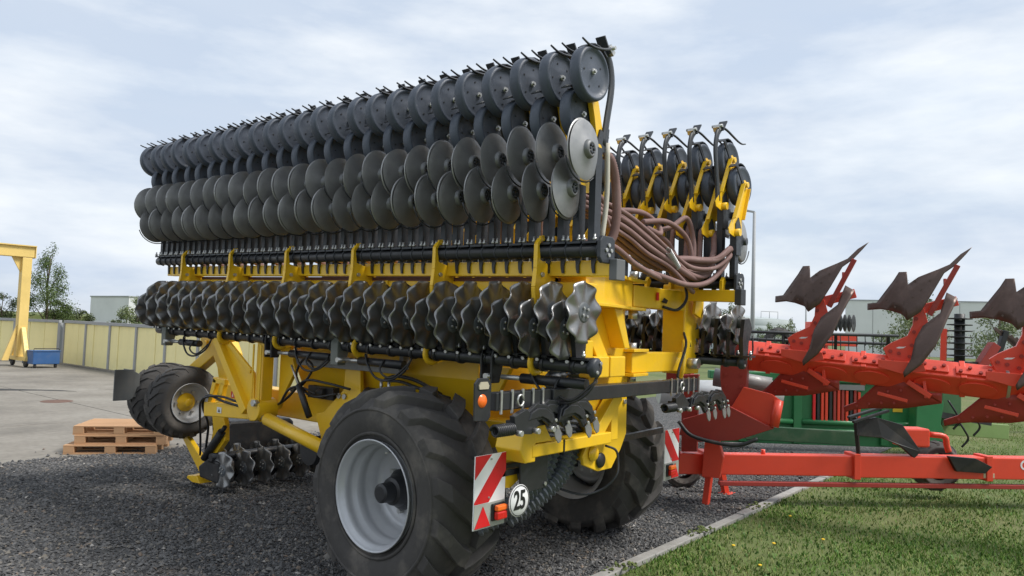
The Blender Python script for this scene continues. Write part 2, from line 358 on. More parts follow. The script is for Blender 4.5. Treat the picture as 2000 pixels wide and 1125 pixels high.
# -- seed disc
def disc_mesh():
    mb = MB(); R0 = .197
    prof = [(.05,-.034),(.075,-.028),(.10,-.020),(.15,-.010),(.188,-.003),(R0,0)]
    mb.lathe(prof, (0,0,0), 'y', 40, 0)
    mb.lathe([(R0,0),(R0-.004,.004)]+[(r, a+.005) for r, a in reversed(prof[:-1])], (0,0,0), 'y', 40, 0)
    mb.lathe([(.02,.03),(R0-.02,.022),(R0-.004,.016),(R0-.003,.012),(R0-.02,.012)], (.012,0,-.012), 'y', 40, 1)
    return mb.mesh('disc', [DISC, DISC])
def hub_mesh():
    mb = MB()
    mb.lathe([(.066,-.022),(.060,-.046),(.050,-.058),(.040,-.060),(.036,-.052),(0,-.052)], (0,0,0), 'y', 20, 1)
    for k in range(6):
        a = k*math.pi/3; mb.cyl((.026*math.cos(a),-.05,.026*math.sin(a)), (.026*math.cos(a),-.066,.026*math.sin(a)), .009, 6)
    mb.cyl((0,.0,0), (.0,.07,0), .035, 12)
    return mb.mesh('hub', [ARM, mat('hub_boss', (.16,.165,.17), .45, metal=.4)])
def press_mesh():
    mb = MB(); r = .182
    mb.lathe([(0,-.030),(.03,-.031),(.06,-.026),(.12,-.024),(.148,-.030),(.156,-.040),(.165,-.043),(r-.004,-.036),(r,-.020),(r,.020),(r-.004,.036),(.165,.043),(.15,.034),(.06,.026),(0,.026)], (0,0,0), 'y', 36, 0)
    for k in range(5):
        a = k*2*math.pi/5+.3; mb.cyl((.10*math.cos(a),-.020,.10*math.sin(a)), (.10*math.cos(a),-.029,.10*math.sin(a)), .007, 6, 1)
    return mb.mesh('press_wheel', [PRESS, BLK])
def axle_mesh():
    mb = MB(); mb.cyl((0,-.022,0), (0,-.047,0), .020, 6); mb.cyl((0,-.047,0), (0,-.058,0), .011, 8); return mb.mesh('axle_bolt', STEEL)
def arm_mesh(dz):
    mb = MB()
    mb.bar((.045,.03,.06), (.045,.03,.70+dz), .05, .075, (1,0,0))
    mb.prism([(-.02,.5+dz),(.08,.5+dz),(.10,.78+dz),(.04,.84+dz),(-.02,.74+dz)], 'xz', .055, .068)
    mb.prism([(-.16,.63+dz),(-.10,.60+dz),(.06,.54+dz),(.06,.645+dz),(-.10,.70+dz)], 'xz', .012, .05)          # disc carrier
    mb.box((-.050,-.05,.046), (.075,.06,.060)); mb.tube([(.049*math.cos(R(a)),-.052,.049*math.sin(R(a))) for a in range(80,281,25)], .007, 5)
    for yy in (-.028,.058): mb.cyl((-.035,yy,.06), (-.035,yy,.105), .008, 6, 1); mb.cyl((-.035,yy,.066), (-.035,yy,.082), .015, 6, 1)
    # black skid ring behind the disc, lower edge
    pts = [(-.128+.206*math.cos(R(a)), .022, .645+dz+.206*math.sin(R(a))) for a in range(200,345,12)]
    mb.tube(pts, .0055, 5)
    mb.bar((-.128+.195*math.cos(R(-20)),.022,.645+dz+.2*math.sin(R(-20))), (.03,.022,.60+dz), .012, .02)
    return mb.mesh('seeding_unit', [ARM, STEEL])
def yarm_mesh(dz, left=False):
    mb = MB()
    poly = [(.11,.66),(.22,.68),(.235,.72),(.20,.76),(.155,.81),(.03,1.03),(-.055,1.18),(-.11,1.205),(-.17,1.18),(-.18,1.12),(-.11,.95),(-.05,.81),(-.055,.70),(0,.665)]
    if left: poly = [(.12,.66),(.22,.68),(.235,.72),(.20,.77),(.15,.83),(.06,1.10),(.03,1.17),(-.02,1.18),(-.03,1.12),(.04,.92),(.07,.80),(.05,.68)]
    mb.prism([(x, z+dz) for x, z in poly], 'xz', .050, .058)
    if left:
        mb.bar((.075,.072,.82+dz), (-.025,.072,1.12+dz), .03, .010, (1,0,0)); mb.bar((.145,.072,.83+dz), (.06,.072,1.10+dz), .03, .010, (1,0,0))
        mb.cyl((.08,.03,.70+dz), (.08,.10,.70+dz), .034, 12); mb.bar((0,.064,1.16+dz), (-.12,.045,1.16+dz), .02, .05)
        return mb.mesh('press_wheel_arm', YEL)
    mb.bar((-.05,.072,.83+dz), (-.172,.072,1.13+dz), .03, .010, (1,0,0))
    mb.bar((.15,.072,.82+dz), (-.05,.072,1.16+dz), .03, .010, (1,0,0))
    mb.cyl((.08,.03,.70+dz), (.08,.10,.70+dz), .034, 12); mb.cyl((-.12,.02,1.16+dz), (-.12,.085,1.16+dz), .026, 12)
    return mb.mesh('press_wheel_arm', YEL)
def scraper_mesh(dz):
    mb = MB(); P = []
    for a in range(50, 131, 16): P.append((-.08+.19*math.cos(R(a)), 1.16+dz+.192*math.sin(R(a))))
    for i in range(len(P)-1): mb.bar((P[i][0],.0,P[i][1]), (P[i+1][0],.0,P[i+1][1]), .075, .008, (0,0,1))
    mb.bar((P[0][0],.045,P[0][1]), (-.06,.06,1.16+dz), .012, .03)
    return mb.mesh('scraper', ARM)
def tinebar_mesh():
    mb = MB()
    pts = catmull([(.15,.045,.74),(.185,.045,.92),(.225,.045,1.10),(.235,.045,1.22),(.205,.045,1.33),(.14,.045,1.40)], 4)
    mb.tube(pts, .034, 8, True, 0, (.45, 1.0))
    mb.prism([(.06,.74),(.10,.68),(.19,.70),(.21,.86),(.17,.88),(.15,.82),(.10,.84)], 'xz', .035, .055)
    mb.bar((.155,.045,1.375), (.075,.045,1.475), .075, .012, (1,0,0))
    return mb.mesh('harrow_tine_bar', ARM)
def clip_mesh():
    mb = MB(); mb.obox((.165,.03,1.40), (.07,.06,.04), Matrix.Rotation(R(35),3,'Y')); mb.cyl((.17,-.02,1.415), (.17,.08,1.415), .014, 8)
    return mb.mesh('tine_clip', STEEL)
def tine_mesh(y0, sgn):
    mb = MB()
    pts = catmull([(.17,y0,1.42),(.10,y0+sgn*.04,1.385),(.0,y0+sgn*.06,1.345),(-.10,y0+sgn*.065,1.322),(-.19,y0+sgn*.065,1.318),(-.27,y0+sgn*.065,1.335)], 5)
    k = len(pts); mb.tube(pts, [.0105-.0045*(i/k)**2 for i in range(k)], 6)
    return mb.mesh('harrow_tine', ARM)
M_disc, M_hub, M_press, M_axle = disc_mesh(), hub_mesh(), press_mesh(), axle_mesh()
SH = -.245
M_arm = {0: arm_mesh(0), 1: arm_mesh(SH)}; M_yarm = {(i, j): yarm_mesh(SH*i, j == 0) for i in (0, 1) for j in (0, 1)}; M_scr = {0: scraper_mesh(0), 1: scraper_mesh(SH)}
M_tb, M_clip, M_t1, M_t2 = tinebar_mesh(), clip_mesh(), tine_mesh(.02, -1), tine_mesh(.05, 1)
DL = Vector(drill.location)
def seed_unit(x, y, z, rz, short):
    dz = SH*short; jig = rng.normal(0,.006,4)
    u = inst('seeding_unit', M_arm[short], drill, Vector((x,y,z))-DL, rz+jig[0]*.6)
    d = inst('disc', M_disc, u, (-.145+jig[1]*.6,0,.645+dz+jig[2]*.7), R(3)+jig[3]); d.rotation_euler = (R(rng.uniform(-2.5,2.5)), rng.uniform(0,6), R(5)+jig[3]*3)
    inst('hub', M_hub, u, (-.145,-.0,.645+dz), R(5))
    inst('press_wheel_arm', M_yarm[(short, 0 if rz == 0 else 1)], u)
    px_ = -.12+(.08 if short and rz == 0 else 0); p = inst('press_wheel', M_press, u, (px_+jig[1],0,1.155+dz+jig[2])); p.rotation_euler = (R(rng.uniform(-2,2)), rng.uniform(0,6), R(rng.uniform(-3,3)))
    inst('axle_bolt', M_axle, u, (px_,0,1.16+dz)); inst('scraper', M_scr[short], u)
    if not short:
        inst('harrow_tine_bar', M_tb, u); inst('tine_clip', M_clip, u)
        inst('harrow_tine', M_t1, u); inst('harrow_tine', M_t2, u)
    return u
SL = .0170
PZ = 2.52; LX, LY = 4.10, 2.66
RX, RY, RZ_ = 6.39, 2.66, 2.45
for k in range(25):
    seed_unit(LX, LY+.25*k, PZ+SL*.25*k, 0, 0)
    if k < 24: seed_unit(LX, LY+.125+.25*k, PZ+SL*(.25*k+.125), 0, 1)
for k in range(24):
    seed_unit(RX, RY+.25*k, RZ_+SL*.25*k, math.pi, 1)
    seed_unit(RX, RY+.125+.25*k, RZ_+SL*.25*k, math.pi, 0)
# -- wavy discs
def wavy_mesh(R0=.205, nw=8, A=.0175):
    mb = MB(); n = 80; rs = [.055,.08,.105,.13,.155,.18,R0]; vs = []
    for off in (-.003,.003):
        for r in rs:
            t = max(0,(r-.085)/(R0-.085))
            for j in range(n):
                th = 2*math.pi*j/n; y = A*t**1.25*math.sin(nw*th+t*.35); rr = r
                vs.append((rr*math.cos(th), y+off, rr*math.sin(th)))
    k = len(rs); fs = []
    for i in range(k-1):
        for j in range(n):
            a, b, c, d = i*n+j, i*n+(j+1)%n, (i+1)*n+(j+1)%n, (i+1)*n+j
            fs.append((a,d,c,b)); fs.append((a+k*n,b+k*n,c+k*n,d+k*n))
    for j in range(n): a, b = (k-1)*n+j, (k-1)*n+(j+1)%n; fs.append((a,a+k*n,b+k*n,b))
    mb.add(vs, fs, True)
    return mb.mesh('wavy_disc', WAVY)
def wavyhub_mesh():
    mb = MB(); mb.lathe([(0,-.012),(.055,-.012),(.068,-.006),(.070,.004)], (0,0,0), 'y', 24, 0)
    for k in range(4):
        a = k*math.pi/2+.6; mb.cyl((.033*math.cos(a),-.012,.033*math.sin(a)), (.033*math.cos(a),-.026,.033*math.sin(a)), .010, 6, 1)
    mb.lathe([(.05,.004),(.052,.03),(.060,.035),(.060,.055),(.05,.06),(.05,.10),(.0,.10)], (0,0,0), 'y', 20, 2)
    return mb.mesh('hub', [mat('hub_grey', (.10,.11,.12), .5), STEEL, mat('hub_casting', (.11,.115,.105), .5)])
def wavyarm_mesh(h):
    mb = MB()
    mb.prism([(-.03,.03),(.07,.03),(.09,h*.6),(.05,h+.03),(-.06,h+.04),(-.13,h-.05),(-.05,h*.5)], 'xz', .085, .12)
    mb.box((-.060,-.02,.046), (.075,.18,.062))
    for yy in (.02,.14): mb.cyl((-.045,yy,.06), (-.045,yy,.105), .009, 6, 1); mb.cyl((-.045,yy,.068), (-.045,yy,.086), .017, 6, 1); mb.cyl((-.058,yy,.03), (-.035,yy,.03), .012, 6, 1)
    mb.tube(catmull([(-.06,.15,.07),(-.075,.15,.12),(-.07,.15,.18),(-.09,.14,.24)],3), .008, 5)
    return mb.mesh('wavy_disc_arm', [BLK, STEEL])
M_wv, M_wh = wavy_mesh(), wavyhub_mesh(); M_wa = {0: wavyarm_mesh(.36), 1: wavyarm_mesh(.245)}
def wavy_unit(x, y, z, rz, low, name='wavy_disc_unit'):
    h = .245 if low else .36; dx = -.13 if low else -.09
    u = inst(name, M_wa[low], drill, Vector((x,y,z))-DL, rz)
    d = inst('wavy_disc', M_wv, u, (dx,0,h)); d.rotation_euler = (R(rng.uniform(-3,3)), rng.uniform(0,6), R(rng.uniform(2,8)))
    inst('hub', M_wh, u, (dx,0,h))
    return u
LZ, LSL = 1.75, .0125; LPX = 4.12; RPX = 6.60
for k in range(24):
    wavy_unit(LPX, LY+.02+.25*k, LZ+LSL*.25*k, 0, 0); wavy_unit(LPX, LY+.145+.25*k, LZ+LSL*.25*k, 0, 1)
for k in range(24):
    wavy_unit(RPX, LY+.06+.25*k, LZ+LSL*.25*k, math.pi, 0); wavy_unit(RPX, LY+.185+.25*k, LZ+LSL*.25*k, math.pi, 1)

# -- wing frames
def sl(y, base, s=SL): return base+s*(y-LY)
def along(mb, x0, x1, y0, y1, z0, z1, s=SL):
    a = s*(y0-LY); b = s*(y1-LY)
    return mb.add([(x0,y0,z0+a),(x1,y0,z0+a),(x1,y1,z0+b),(x0,y1,z0+b),(x0,y0,z1+a),(x1,y0,z1+a),(x1,y1,z1+b),(x0,y1,z1+b)],
                  [(3,2,1,0),(4,5,6,7),(0,1,5,4),(1,2,6,5),(2,3,7,6),(3,0,4,7)])
for side in (0, 1):
    px = LX if side == 0 else RX; pz = PZ if side == 0 else RZ_; sg = 1 if side == 0 else -1
    ya, yb = LY-.06, LY+6.05
    X = lambda q: px+sg*q
    def al(mb, a, b, y0, y1, z0, z1, s=SL): return along(mb, min(X(a),X(b)), max(X(a),X(b)), y0, y1, z0, z1, s)
    mb = MB(); mb.tube([(px,ya,pz),(px,yb,pz+SL*6.1)], .046, 14); part('unit_pipe', mb, BLK, drill)
    # end plate of the pipe with four bolts
    mb = MB(); mb.prism([(X(-.06),pz-.05),(X(-.03),pz-.085),(X(.12),pz-.085),(X(.12),pz+.075),(X(.09),pz+.095),(X(-.03),pz+.095),(X(-.06),pz+.06)], 'xz', ya-.03, ya-.002)
    ep = part('end_plate', mb, ARM, drill, .006)
    for a, b in ((.03,.035),(.03,-.03),(-.0,.002),(.06,.002)):
        part('bolt', MB().cyl((X(a+.01),ya-.04,pz+b), (X(a+.01),ya-.029,pz+b), .013, 10), STEEL, ep)
    mb = MB(); al(mb, .055,.15, LY-.09, LY+5.95, pz-.165, pz-.06); part('toolbar', mb, YEL, drill, .006)
    mb = MB(); al(mb, .05,.16, LY-.15, LY-.09, pz-.19, pz-.05); part('toolbar_cap', mb, mat('grey_cap', (.12,.125,.13), .5) if side == 0 else ARM, drill, .006)
    # hanging black clamp ends over the tool bar
    mt_ = MB(); mt_.prism([(-.02,-.035),(.028,-.035),(.022,-.11),(.012,-.145),(-.004,-.145),(-.002,-.09)], 'yz', 0, .014)
    mme = mt_.mesh('clamp_end', BLK)
    for k in range(48): inst('clamp_end', mme, drill, Vector((X(.04 if side == 0 else .054), LY+.02+.125*k, pz+SL*.125*k))-DL)
    mb = MB(); al(mb, .12,.30, LY+(.15 if side == 0 else 1.1), LY+5.5, pz-.40, pz-.20); part('wing_beam', mb, YEL, drill, .008)
    mb = MB(); al(mb, .13,.20, LY+(.4 if side == 0 else 1.2), LY+5.3, pz-.215, pz-.17)
    part('rust_brown_line', mb, mat('line_cover', (.16,.06,.04), .7), drill)
    if side == 0:
        for k in range(6):
            y = 3.06+.985*k; z = sl(y, pz)
            mb = MB()
            po = [(-.095,-.26),(-.075,-.40),(.14,-.42),(.20,-.30),(.16,-.12),(.06,-.085),(-.045,-.06),(-.062,.04),(-.04,.068),(.0,.075),(.0,.098),(-.05,.09),(-.085,.05),(-.085,-.10)]
            mb.prism([(px+a, z+b) for a, b in po], 'xz', y, y+.022)
            fl = [(-.0,.10),(-.05,.09),(-.086,.05),(-.088,-.12),(-.105,-.25),(-.085,-.40)]
            for i in range(len(fl)-1): mb.bar((px+fl[i][0],y+.011,z+fl[i][1]), (px+fl[i+1][0],y+.011,z+fl[i+1][1]), .034, .012, (-1,0,0))
            h = part('pipe_hook', mb, YEL, drill, .004)
            for a, b in ((-.03,-.16),(.06,-.24),(-.03,-.34),(.10,-.37)): part('bolt', MB().cyl((px+a,y-.016,z+b), (px+a,y,z+b), .017, 8), STEEL, h)
        for y in (4.8,5.9,3.55,6.9): part('beam_gusset', MB().box((px+.105,y,sl(y,pz)-.40), (px+.119,y+.03,sl(y,pz)-.20)), YEL, drill)
    else:
        for k in range(14):
            y = LY+.05+.25*k; z = sl(y, pz); mb = MB()
            mb.prism([(X(.05),z-.12),(X(.15),z-.12),(X(.14),z+.02),(X(.10),z+.06),(X(.06),z+.02),(X(.09),z-.03)], 'xz', y-.02, y+.01)
            part('pipe_hook', mb, YEL, drill, .003)
    # lower pipe
    lpx = LPX if side == 0 else RPX
    mb = MB(); mb.tube([(lpx,LY-.02,LZ),(lpx,LY+6.0,LZ+LSL*6)], .045, 14); part('disc_pipe', mb, BLK, drill)
    mb = MB(); mb.lathe([(0,-.03),(.05,-.03),(.066,-.02),(.068,.012),(.05,.03)], (lpx,LY-.02,LZ), 'y', 10)
    cp = part('pipe_cap', mb, ARM, drill)
    for a, b in ((.02,.03),(-.02,-.028)): part('bolt', MB().cyl((lpx+a,LY-.062,LZ+b), (lpx+a,LY-.048,LZ+b), .012, 8), STEEL, cp)
    for k in range(48):
        y = LY+.13*k+.11
        if k%2 == 0 and y < LY+5.9: part('pipe_collar', MB().tube([(lpx,y,LZ+LSL*(y-LY)),(lpx,y+.035,LZ+LSL*(y+.035-LY))], .056, 12), BLK, drill)
    mb = MB(); a_, b_ = (.20,.32); along(mb, min(lpx+sg*a_,lpx+sg*b_), max(lpx+sg*a_,lpx+sg*b_), LY+(.2 if side == 0 else 1.2), LY+5.6, LZ+.02, LZ+.17, LSL); part('disc_beam', mb, YEL, drill, .006)
for y in (3.12,4.15,5.02,6.2,7.2):
    z = LZ+LSL*(y-LY); pts = [(LPX+.068*math.cos(R(a)), y, z+.068*math.sin(R(a))) for a in range(60,331,18)]
    mb = MB(); mb.tube(pts, .018, 8, True, 0, (1,1.5)); mb.bar((LPX+.03,y,z+.065), (LPX+.16,y,z+.12), .04, .03); mb.bar((LPX+.05,y,z-.06), (LPX+.22,y,z-.02), .04, .03)
    part('pipe_ring', mb, YEL, drill)
# brackets and cylinders under the lower pipe
for y, mt, L_ in ((3.46,BLK,.75),(5.23,GREY,.75),(6.24,BLK,.8),(8.35,GREY,.6)):
    z = LZ+LSL*(y-LY); mb = MB()
    mb.prism([(LPX-.075,z+.02),(LPX-.06,z+.07),(LPX+.03,z+.07),(LPX+.06,z-.02),(LPX+.02,z-.17),(LPX-.07,z-.17)], 'xz', y, y+.10 if mt is GREY else y+.02)
    if mt is BLK: mb.prism([(LPX-.075,z+.02),(LPX-.06,z+.07),(LPX+.03,z+.07),(LPX+.06,z-.02),(LPX+.02,z-.17),(LPX-.07,z-.17)], 'xz', y+.10, y+.12)
    b = part('cylinder_bracket', mb, mt, drill, .008)
    part('pin', MB().cyl((LPX-.10,y-.03 if mt is GREY else y+.04,z-.12), (LPX+.03,y-.03 if mt is GREY else y+.04,z-.12), .022, 12), STEEL, b)
    mb = MB(); mb.cyl((LPX-.02,y-.05,z-.12), (LPX-.0,y-.25,z-.12), .018, 10, 1); mb.cyl((LPX-.0,y-.22,z-.12), (LPX+.02,y-L_,z-.125), .036, 14, 0)
    mb.cyl((LPX-.0,y-.30,z-.085), (LPX-.0,y-.30,z-.05), .012, 8, 1)
    c = part('hydraulic_cylinder', mb, [BLK, STEEL], drill)
    mb = MB()
    mb.tube(catmull([(LPX-.01,y-.30,z-.06),(LPX-.05,y-.38,z-.14),(LPX-.06,y-.50,z-.24),(LPX-.05,y-.66,z-.25),(LPX-.0,y-.78,z-.17),(LPX+.04,y-.84,z-.02)],5), .010, 6)
    mb.tube(catmull([(LPX-.02,y-.55,z-.09),(LPX-.07,y-.56,z-.18),(LPX-.05,y-.68,z-.23),(LPX+.02,y-.82,z-.10)],5), .009, 6)
    part('hydraulic_hose', mb, DRK, drill)
part('cable_channel', MB().bar((4.36,4.75,1.605), (4.36,6.35,1.60), .05, .09), GAL, drill, .004)
part('cable_channel', MB().bar((4.36,4.72,1.60), (4.36,4.72,1.82), .05, .07), GAL, drill, .004)

# -- chassis
mb = MB(); mb.prism([(4.46,1.72),(4.46,1.56),(4.62,1.22),(5.78,1.22),(5.94,1.56),(5.94,1.72)], 'xz', 3.95, 6.45); part('hopper_floor', mb, YEL, drill, .01)
part('hopper_rim', MB().box((4.44,3.93,1.70), (5.96,6.47,1.76)), YEL, drill, .01)
mb = MB(); mb.prism([(3.92,1.68),(3.92,1.36),(3.80,1.36),(3.62,1.68)], 'yz', 4.455, 4.50)
part('hopper_end_frame', mb, YEL, drill, .006)
part('chassis_beam', MB().box((4.55,3.5,.98), (4.75,7.9,1.25)), YEL, drill, .012)
part('chassis_beam', MB().box((5.65,3.5,.98), (5.85,7.9,1.25)), YEL, drill, .012)
part('cross_member', MB().box((4.752,6.25,.98), (5.648,6.55,1.2)), YEL, drill, .01)
part('cross_member', MB().box((4.752,3.6,.98), (5.648,3.8,1.2)), YEL, drill, .01)
mb = MB(); mb.prism([(5.35,1.62),(5.55,1.62),(5.57,1.36),(5.86,1.12),(5.98,1.10),(5.86,.84),(5.15,.80),(5.02,.92),(4.90,1.22),(5.32,1.30)], 'yz', 4.40, 4.44)
gp = part('axle_hanger_plate', mb, YEL, drill, .005)
for y, z in ((5.62,1.30),(5.54,1.30)): part('bolt', MB().cyl((4.38,y,z), (4.40,y,z), .026, 8), STEEL, gp)
part('reflector', MB().lathe([(0,-.008),(.030,-.006),(.034,.0)], (4.398,5.52,1.16), 'x', 20), mat('dull_orange', (.55,.14,.02), .4, dirt=0), gp)
mb = MB(); mb.cyl((4.42,5.25,1.34), (4.42,4.5,1.32), .07, 16); mb.cyl((4.42,5.27,1.34), (4.42,5.24,1.34), .052, 14, 1)
for y in (5.0,4.9): mb.cyl((4.36,y,1.38), (4.36,y,1.50), .014, 8, 1)
part('brake_cylinder', mb, [BLK, STEEL], drill)
mb = MB(); mb.tube(catmull([(4.36,4.95,1.50),(4.35,4.8,1.54),(4.35,4.55,1.52),(4.4,4.3,1.42)],5), .016, 6); mb.tube(catmull([(4.36,4.9,1.49),(4.33,4.72,1.50),(4.34,4.5,1.46),(4.4,4.2,1.4)],5), .014, 6)
part('brake_hose', mb, DRK, drill)
mb = MB(); mb.box((4.42,5.75,1.24), (4.5,6.15,1.36)); mb.cyl((4.41,5.85,1.30), (4.41,5.95,1.30), .05, 10); part('valve_block', mb, DRK, drill, .008)
# front support: V bracket, arm, cylinder
mb = MB(); mb.prism([(7.42,1.78),(7.30,1.80),(6.70,1.45),(6.66,1.10),(6.62,1.02),(6.78,1.02)], 'yz', 4.16, 4.19)
mb.bar((4.14,7.38,1.77), (4.14,6.74,1.06), .09, .09, (1,0,0)); mb.bar((4.15,6.72,1.46), (4.15,7.16,1.72), .05, .03, (1,0,0))
part('front_bracket', mb, YEL, drill, .006)
mb = MB(); mb.bar((4.19,6.55,1.76), (4.19,6.55,1.06), .12, .12, (1,0,0)); mb.cyl((4.08,6.55,1.10), (4.30,6.55,1.10), .11, 18)
for yy in (6.485,6.615): mb.box((4.09,yy-.012,1.1), (4.10+.005,yy+.012,1.74))
fp = part('front_post', mb, YEL, drill, .008)
part('pivot_bolt', MB().cyl((4.04,6.50,1.17), (4.10,6.50,1.17), .035, 6), STEEL, fp)
mb = MB(); mb.prism([(6.46,1.80),(6.40,1.80),(6.30,1.72),(6.2,1.5),(6.34,1.3),(6.46,1.1)], 'yz', 4.30, 4.34); part('gusset_plate', mb, YEL, drill, .004)
mb = MB(); mb.bar((4.22,6.66,1.06), (4.22,7.62,1.0), .13, .15); mb.cyl((4.14,6.68,1.02), (4.30,6.68,1.02), .05, 14); part('front_arm', mb, YEL, drill, .01)
mb = MB()
po = [(7.62,.92),(7.28,.92),(7.34,1.30),(7.42,1.34),(7.58,1.32),(7.66,1.26)]
for a, b in ((0,1),): pass
mb.bar((4.2,7.60,.94), (4.2,7.46,1.33), .07, .05, (1,0,0)); mb.bar((4.2,7.38,.98), (4.2,7.30,1.30), .06, .05, (1,0,0)); mb.bar((4.2,7.50,1.32), (4.2,7.26,1.31), .05, .06)
part('slotted_bracket', mb, YEL, drill, .006)
mb = MB(); mb.cyl((4.15,6.52,1.04), (4.15,6.36,1.01), .03, 12, 1); mb.cyl((4.15,6.40,1.02), (4.15,5.30,.82), .062, 20, 0); mb.cyl((4.15,6.60,1.055), (4.15,6.50,1.035), .06, 4, 0)
part('support_cylinder', mb, [YEL, STEEL], drill)
mb = MB(); mb.prism([(8.60,1.74),(8.25,1.82),(8.00,1.74),(7.88,1.58),(7.80,1.22),(8.12,1.22),(8.18,1.40),(8.30,1.55),(8.58,1.60)], 'yz', 4.60, 4.74)
ca = part('curved_arm', mb, YEL, drill, .01)
for y, z in ((8.45,1.67),(8.15,1.70)): part('pin', MB().cyl((4.57,y,z), (4.60,y,z), .04, 14), YEL, ca)
mb = MB(); mb.box((4.5,7.25,.98), (4.62,8.05,1.24)); part('front_chassis_box', mb, YEL, drill, .008)
for y in (7.1,6.95): part('rib', MB().bar((4.42,y,1.0), (4.42,y-.1,1.42), .04, .06), YEL, drill, .004)
# tool leg, toe and dampers at the front
mb = MB(); mb.prism([(8.05,1.02),(7.80,.98),(7.72,.80),(7.70,.62),(7.86,.46),(8.06,.22),(8.20,.18),(8.22,.30),(8.02,.50),(7.96,.72)], 'yz', 4.47, 4.53); part('tool_leg', mb, YEL, drill, .006)
mb = MB(); mb.prism([(8.74,.55),(8.60,.56),(8.14,.28),(8.12,.18),(8.24,.16)], 'yz', 4.50, 4.56); part('tool_leg_brace', mb, YEL, drill, .006)
mb = MB(); mb.prism([(8.44,.10),(8.42,.135),(8.22,.16),(8.14,.08),(8.30,.07)], 'yz', 4.44, 4.60); part('toe', mb, YEL, drill, .006)
part('damper', MB().cyl((4.44,7.72,.72), (4.44,8.06,.38), .045, 14).cyl((4.44,7.66,.78), (4.44,7.74,.70), .025, 10), DRK, drill)
mb = MB(); mb.prism([(7.70,.14),(8.12,.16),(8.16,.28),(7.95,.40),(7.72,.38)], 'yz', 4.42, 4.62); part('disc_carrier_housing', mb, DRK, drill, .02)
mb = MB(); mb.tube(catmull([(4.16,6.8,1.09),(4.14,7.2,1.12),(4.13,7.5,1.16),(4.2,7.72,1.02),(4.35,7.86,.80),(4.42,8.0,.55),(4.44,8.05,.42)],6), .014, 6); mb.tube(catmull([(4.15,6.8,1.12),(4.12,7.25,1.17),(4.12,7.6,1.10),(4.3,7.95,.85),(4.4,8.1,.6),(4.44,8.16,.4)],6), .012, 6)
part('hydraulic_hose', mb, DRK, drill)
mb = MB()
mb.tube(catmull([(4.3,6.25,1.30),(4.25,6.0,1.38),(4.25,5.85,1.55),(4.25,6.0,1.62),(4.25,6.1,1.45),(4.28,5.9,1.28),(4.35,5.6,1.32)],6), .012, 6)
mb.tube(catmull([(4.3,6.45,1.15),(4.24,6.2,1.25),(4.24,5.95,1.42),(4.28,5.7,1.42),(4.34,5.4,1.38)],6), .013, 6)
mb.tube(catmull([(4.22,6.3,1.18),(4.2,6.15,1.32),(4.22,6.0,1.36),(4.3,5.85,1.30)],6), .012, 6)
part('hydraulic_hose', mb, DRK, drill)
part('gas_strut', MB().cyl((4.2,6.12,1.56), (4.2,5.98,1.36), .010, 8, 1).cyl((4.2,5.99,1.38), (4.2,5.80,1.10), .030, 12, 0), [DRK, STEEL], drill)
part('plastic_tank', MB().prism([(4.74,.72),(4.80,.76),(5.62,.74),(5.68,.70),(5.66,.36),(4.78,.36)], 'xz', 8.15, 8.5), DRK, drill, .03)
part('under_axle', MB().cyl((4.5,6.2,.70), (5.9,6.2,.70), .14, 20), BLK, drill)
# centre disc gang (row across)
mb = MB(); mb.tube([(4.40,7.86,.42),(6.0,7.86,.42)], .045, 12); part('gang_pipe', mb, BLK, drill)
for k in range(12):
    x = 4.44+.125*k; u = inst('wavy_disc_unit', M_wa[1], drill, Vector((x,7.86,.42+.0))-DL); u.rotation_euler = (R(90), 0, R(90))
    u.rotation_euler = Matrix(((0,1,0),(1,0,0),(0,0,-1))).to_euler()
    d = inst('wavy_disc', M_wv, u, ((-.20 if k%2 == 0 else .14),0,(.12 if k%2 == 0 else .10))); d.rotation_euler = (R(rng.uniform(-4,4)), rng.uniform(0,6), R(rng.uniform(-3,3)))
    inst('hub', M_wh, u, d.location)
# -- wheels
def tyre(mb, Rr, W, rim, nl, lh, lw, sweep, ox=0):
    prof = [(rim-.01,-W*.40),(rim+.03,-W*.44),(rim+(Rr-rim)*.35,-W*.50),(rim+(Rr-rim)*.62,-W*.495),(Rr-lh-.055,-W*.46),(Rr-lh-.018,-W*.40),(Rr-lh,-W*.2),(Rr-lh+.004,0)]
    prof = prof+[(r,-a) for r, a in reversed(prof[:-1])]
    mb.lathe(prof, (0,0,0), 'x', 64)
    for sd in (-1,1):
        for i in range(nl):
            a0 = 2*math.pi*(i+(.5 if sd > 0 else 0))/nl; vs = []; K = 6
            for t in range(K):
                q = t/(K-1); ax = sd*W*(.015+.47*q); ang = a0+sweep*(q**1.35); hw = lw/Rr/2*(1.05-.15*q)
                ro = Rr-.035*q**3-(.045 if t == K-1 else 0); rb = Rr-lh-.03-.05*q**3
                for rr, h_ in ((rb,-hw*1.15),(ro,-hw*.9),(ro,hw*.9),(rb,hw*1.15)):
                    vs.append((ax, rr*math.sin(ang+h_), rr*math.cos(ang+h_)))
            fs = [(0,1,2,3),(4*K-1,4*K-2,4*K-3,4*K-4)]
            for t in range(K-1):
                for j in range(3): fs.append((4*t+j, 4*t+4+j, 4*t+5+j, 4*t+1+j))
            if sd < 0: fs = [tuple(reversed(f)) for f in fs]
            mb.add(vs, fs)
    return mb
